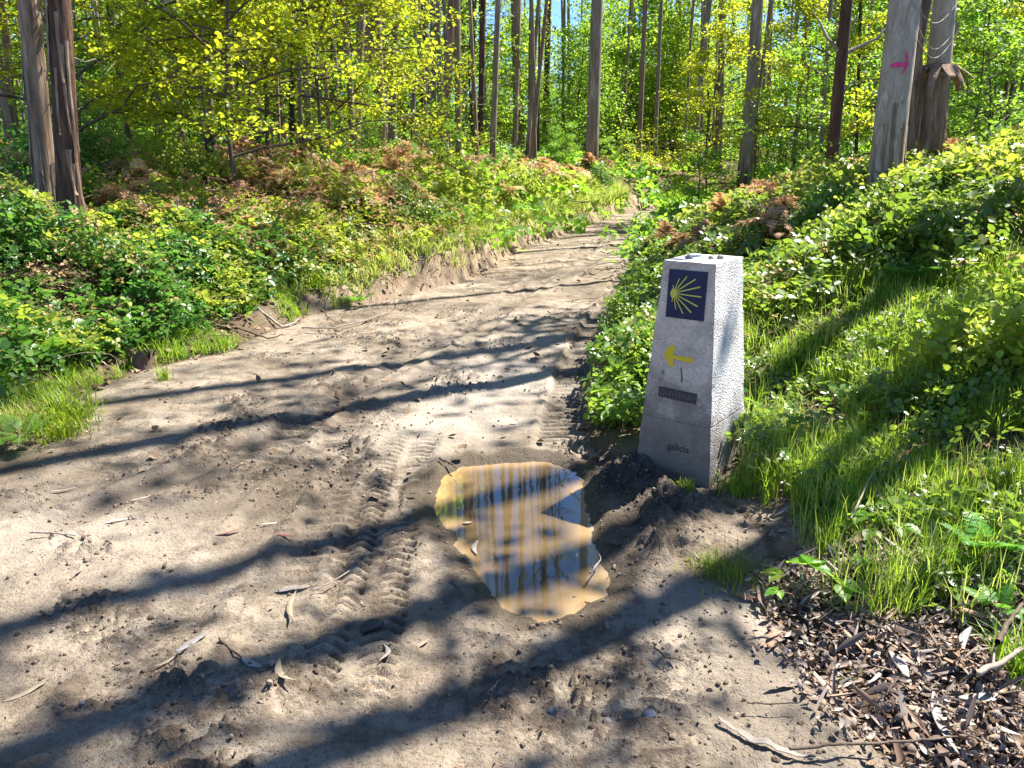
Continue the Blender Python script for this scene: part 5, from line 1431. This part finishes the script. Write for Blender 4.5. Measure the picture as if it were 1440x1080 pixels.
tuft((228, 528), .02, 60, .14, .03, 'grass', 'little grass tuft right of the stump', 78)
tuft((1437, 905), .1, 120, .20, .04, 'grass', 'grass tuft at the right edge above the litter', 79)
tuft((1115, 615), .12, 260, .24, .06, 'grass_dry', 'yellow green grass tuft right of the post near the bare patch', 80, .003)
tuft((1165, 520), .2, 300, .26, .07, 'grass_dry', 'tall yellow green grass tuft behind the post on the right slope', 81, .003)
# bramble seedling with three big pleated leaves beside the slab
def big_plant(px, z, leaves, lb, name='bramble_plant', st='leaf_brown'):
    x, y = at(*px, z); T = empty(name, (x, y, hz(x, y)), lb, 'plant')
    for k, (az, h, L, ln) in enumerate(leaves):
        d = np.array([math.cos(az), math.sin(az), 0]); tip = np.array([d[0] * L, d[1] * L, h])
        mb = MB(); mb.tube([(0, 0, 0), tuple(tip * np.array([.4, .4, .75])), tuple(tip)], [.004, .003, .002], 5); link('stem', mb.mesh('stem', [M[st]]), T)
        V, F = [], []
        for j, da in enumerate((0, 1.35, -1.35)):
            s = ln * (1 if j == 0 else .78); n = 9
            ca, sa = math.cos(az + da), math.sin(az + da)
            b = len(V)
            for i in range(n + 1):
                t = i / n; w = s * .42 * math.sin(PI * min(1, t * .93 + .05) ** .75) * (1 + .10 * (i % 2))
                for e in (-1, -.5, 0, .5, 1):
                    lx, ly = s * (.08 + t), e * w
                    V.append((tip[0] + ca * lx - sa * ly, tip[1] + sa * lx + ca * ly, tip[2] + .12 * s * abs(e) - .35 * s * t * t + .02 * s * ((i + int(abs(e) * 2)) % 2)))
            for i in range(n):
                for e in range(4): F.append((b + i * 5 + e, b + i * 5 + e + 1, b + i * 5 + 6 + e, b + i * 5 + 5 + e))
        link('leaf', mesh_np('leaf', [(np.array(V), np.array(F), 0)], [M['green_leaf']]), T)
big_plant((1125, 850), -.03, [(.9, .16, .05, .11), (-2.9, .09, .10, .05), (-.3, .12, .13, .10), (2.4, .11, .09, .07)], 'bramble seedling with pleated pale leaves at the corner of slab and litter')
big_plant((1240, 720), .2, [(2.2, .12, .06, .08), (-.6, .12, .08, .08), (.8, .10, .06, .07), (-2.4, .10, .07, .06)], 'low bramble plant in the grass above the leaf litter')
big_plant((875, 590), .1, [(2.6, .26, .1, .10), (-.4, .24, .10, .10), (1.0, .30, .08, .09), (-2.4, .16, .09, .09)], 'broad leaved plant overhanging the pit left of the post', st='cane')
big_plant((905, 560), .2, [(-2.6, .22, .1, .11), (-1.2, .16, .10, .10), (2.8, .30, .08, .09)], 'broad leaved plant touching the left side of the post', st='cane')
big_plant((1080, 610), .1, [(2.6, .16, .06, .06), (-.4, .14, .08, .07), (-1.6, .10, .07, .06)], 'small leaved plant in the shadow right of the post')
# dark green folded leaf standing in the grass
x, y = at(1203, 545, .28)
V = np.array([(0, 0, 0), (-.035, .0, .055), (-.01, .012, .062), (.0, .01, .04), (.02, .02, .066), (.045, .01, .058), (.02, -.01, .02)]); F = np.array([(0, 3, 2, 1), (0, 6, 5, 3), ]); 
me = mesh_np('folded_leaf', [(V, F, 0), (V, np.array([(3, 5, 4)]), 0)], [M['dark_leaf']], False)
bm = bmesh.new(); bm.from_mesh(me); bmesh.ops.solidify(bm, geom=list(bm.faces), thickness=.001); bm.to_mesh(me); bm.free()
o = link('folded_leaf', me); o.location = (x, y, hz(x, y) + .07); tag(o, 'dark glossy green folded leaf standing in the grass right of the post', 'leaf')
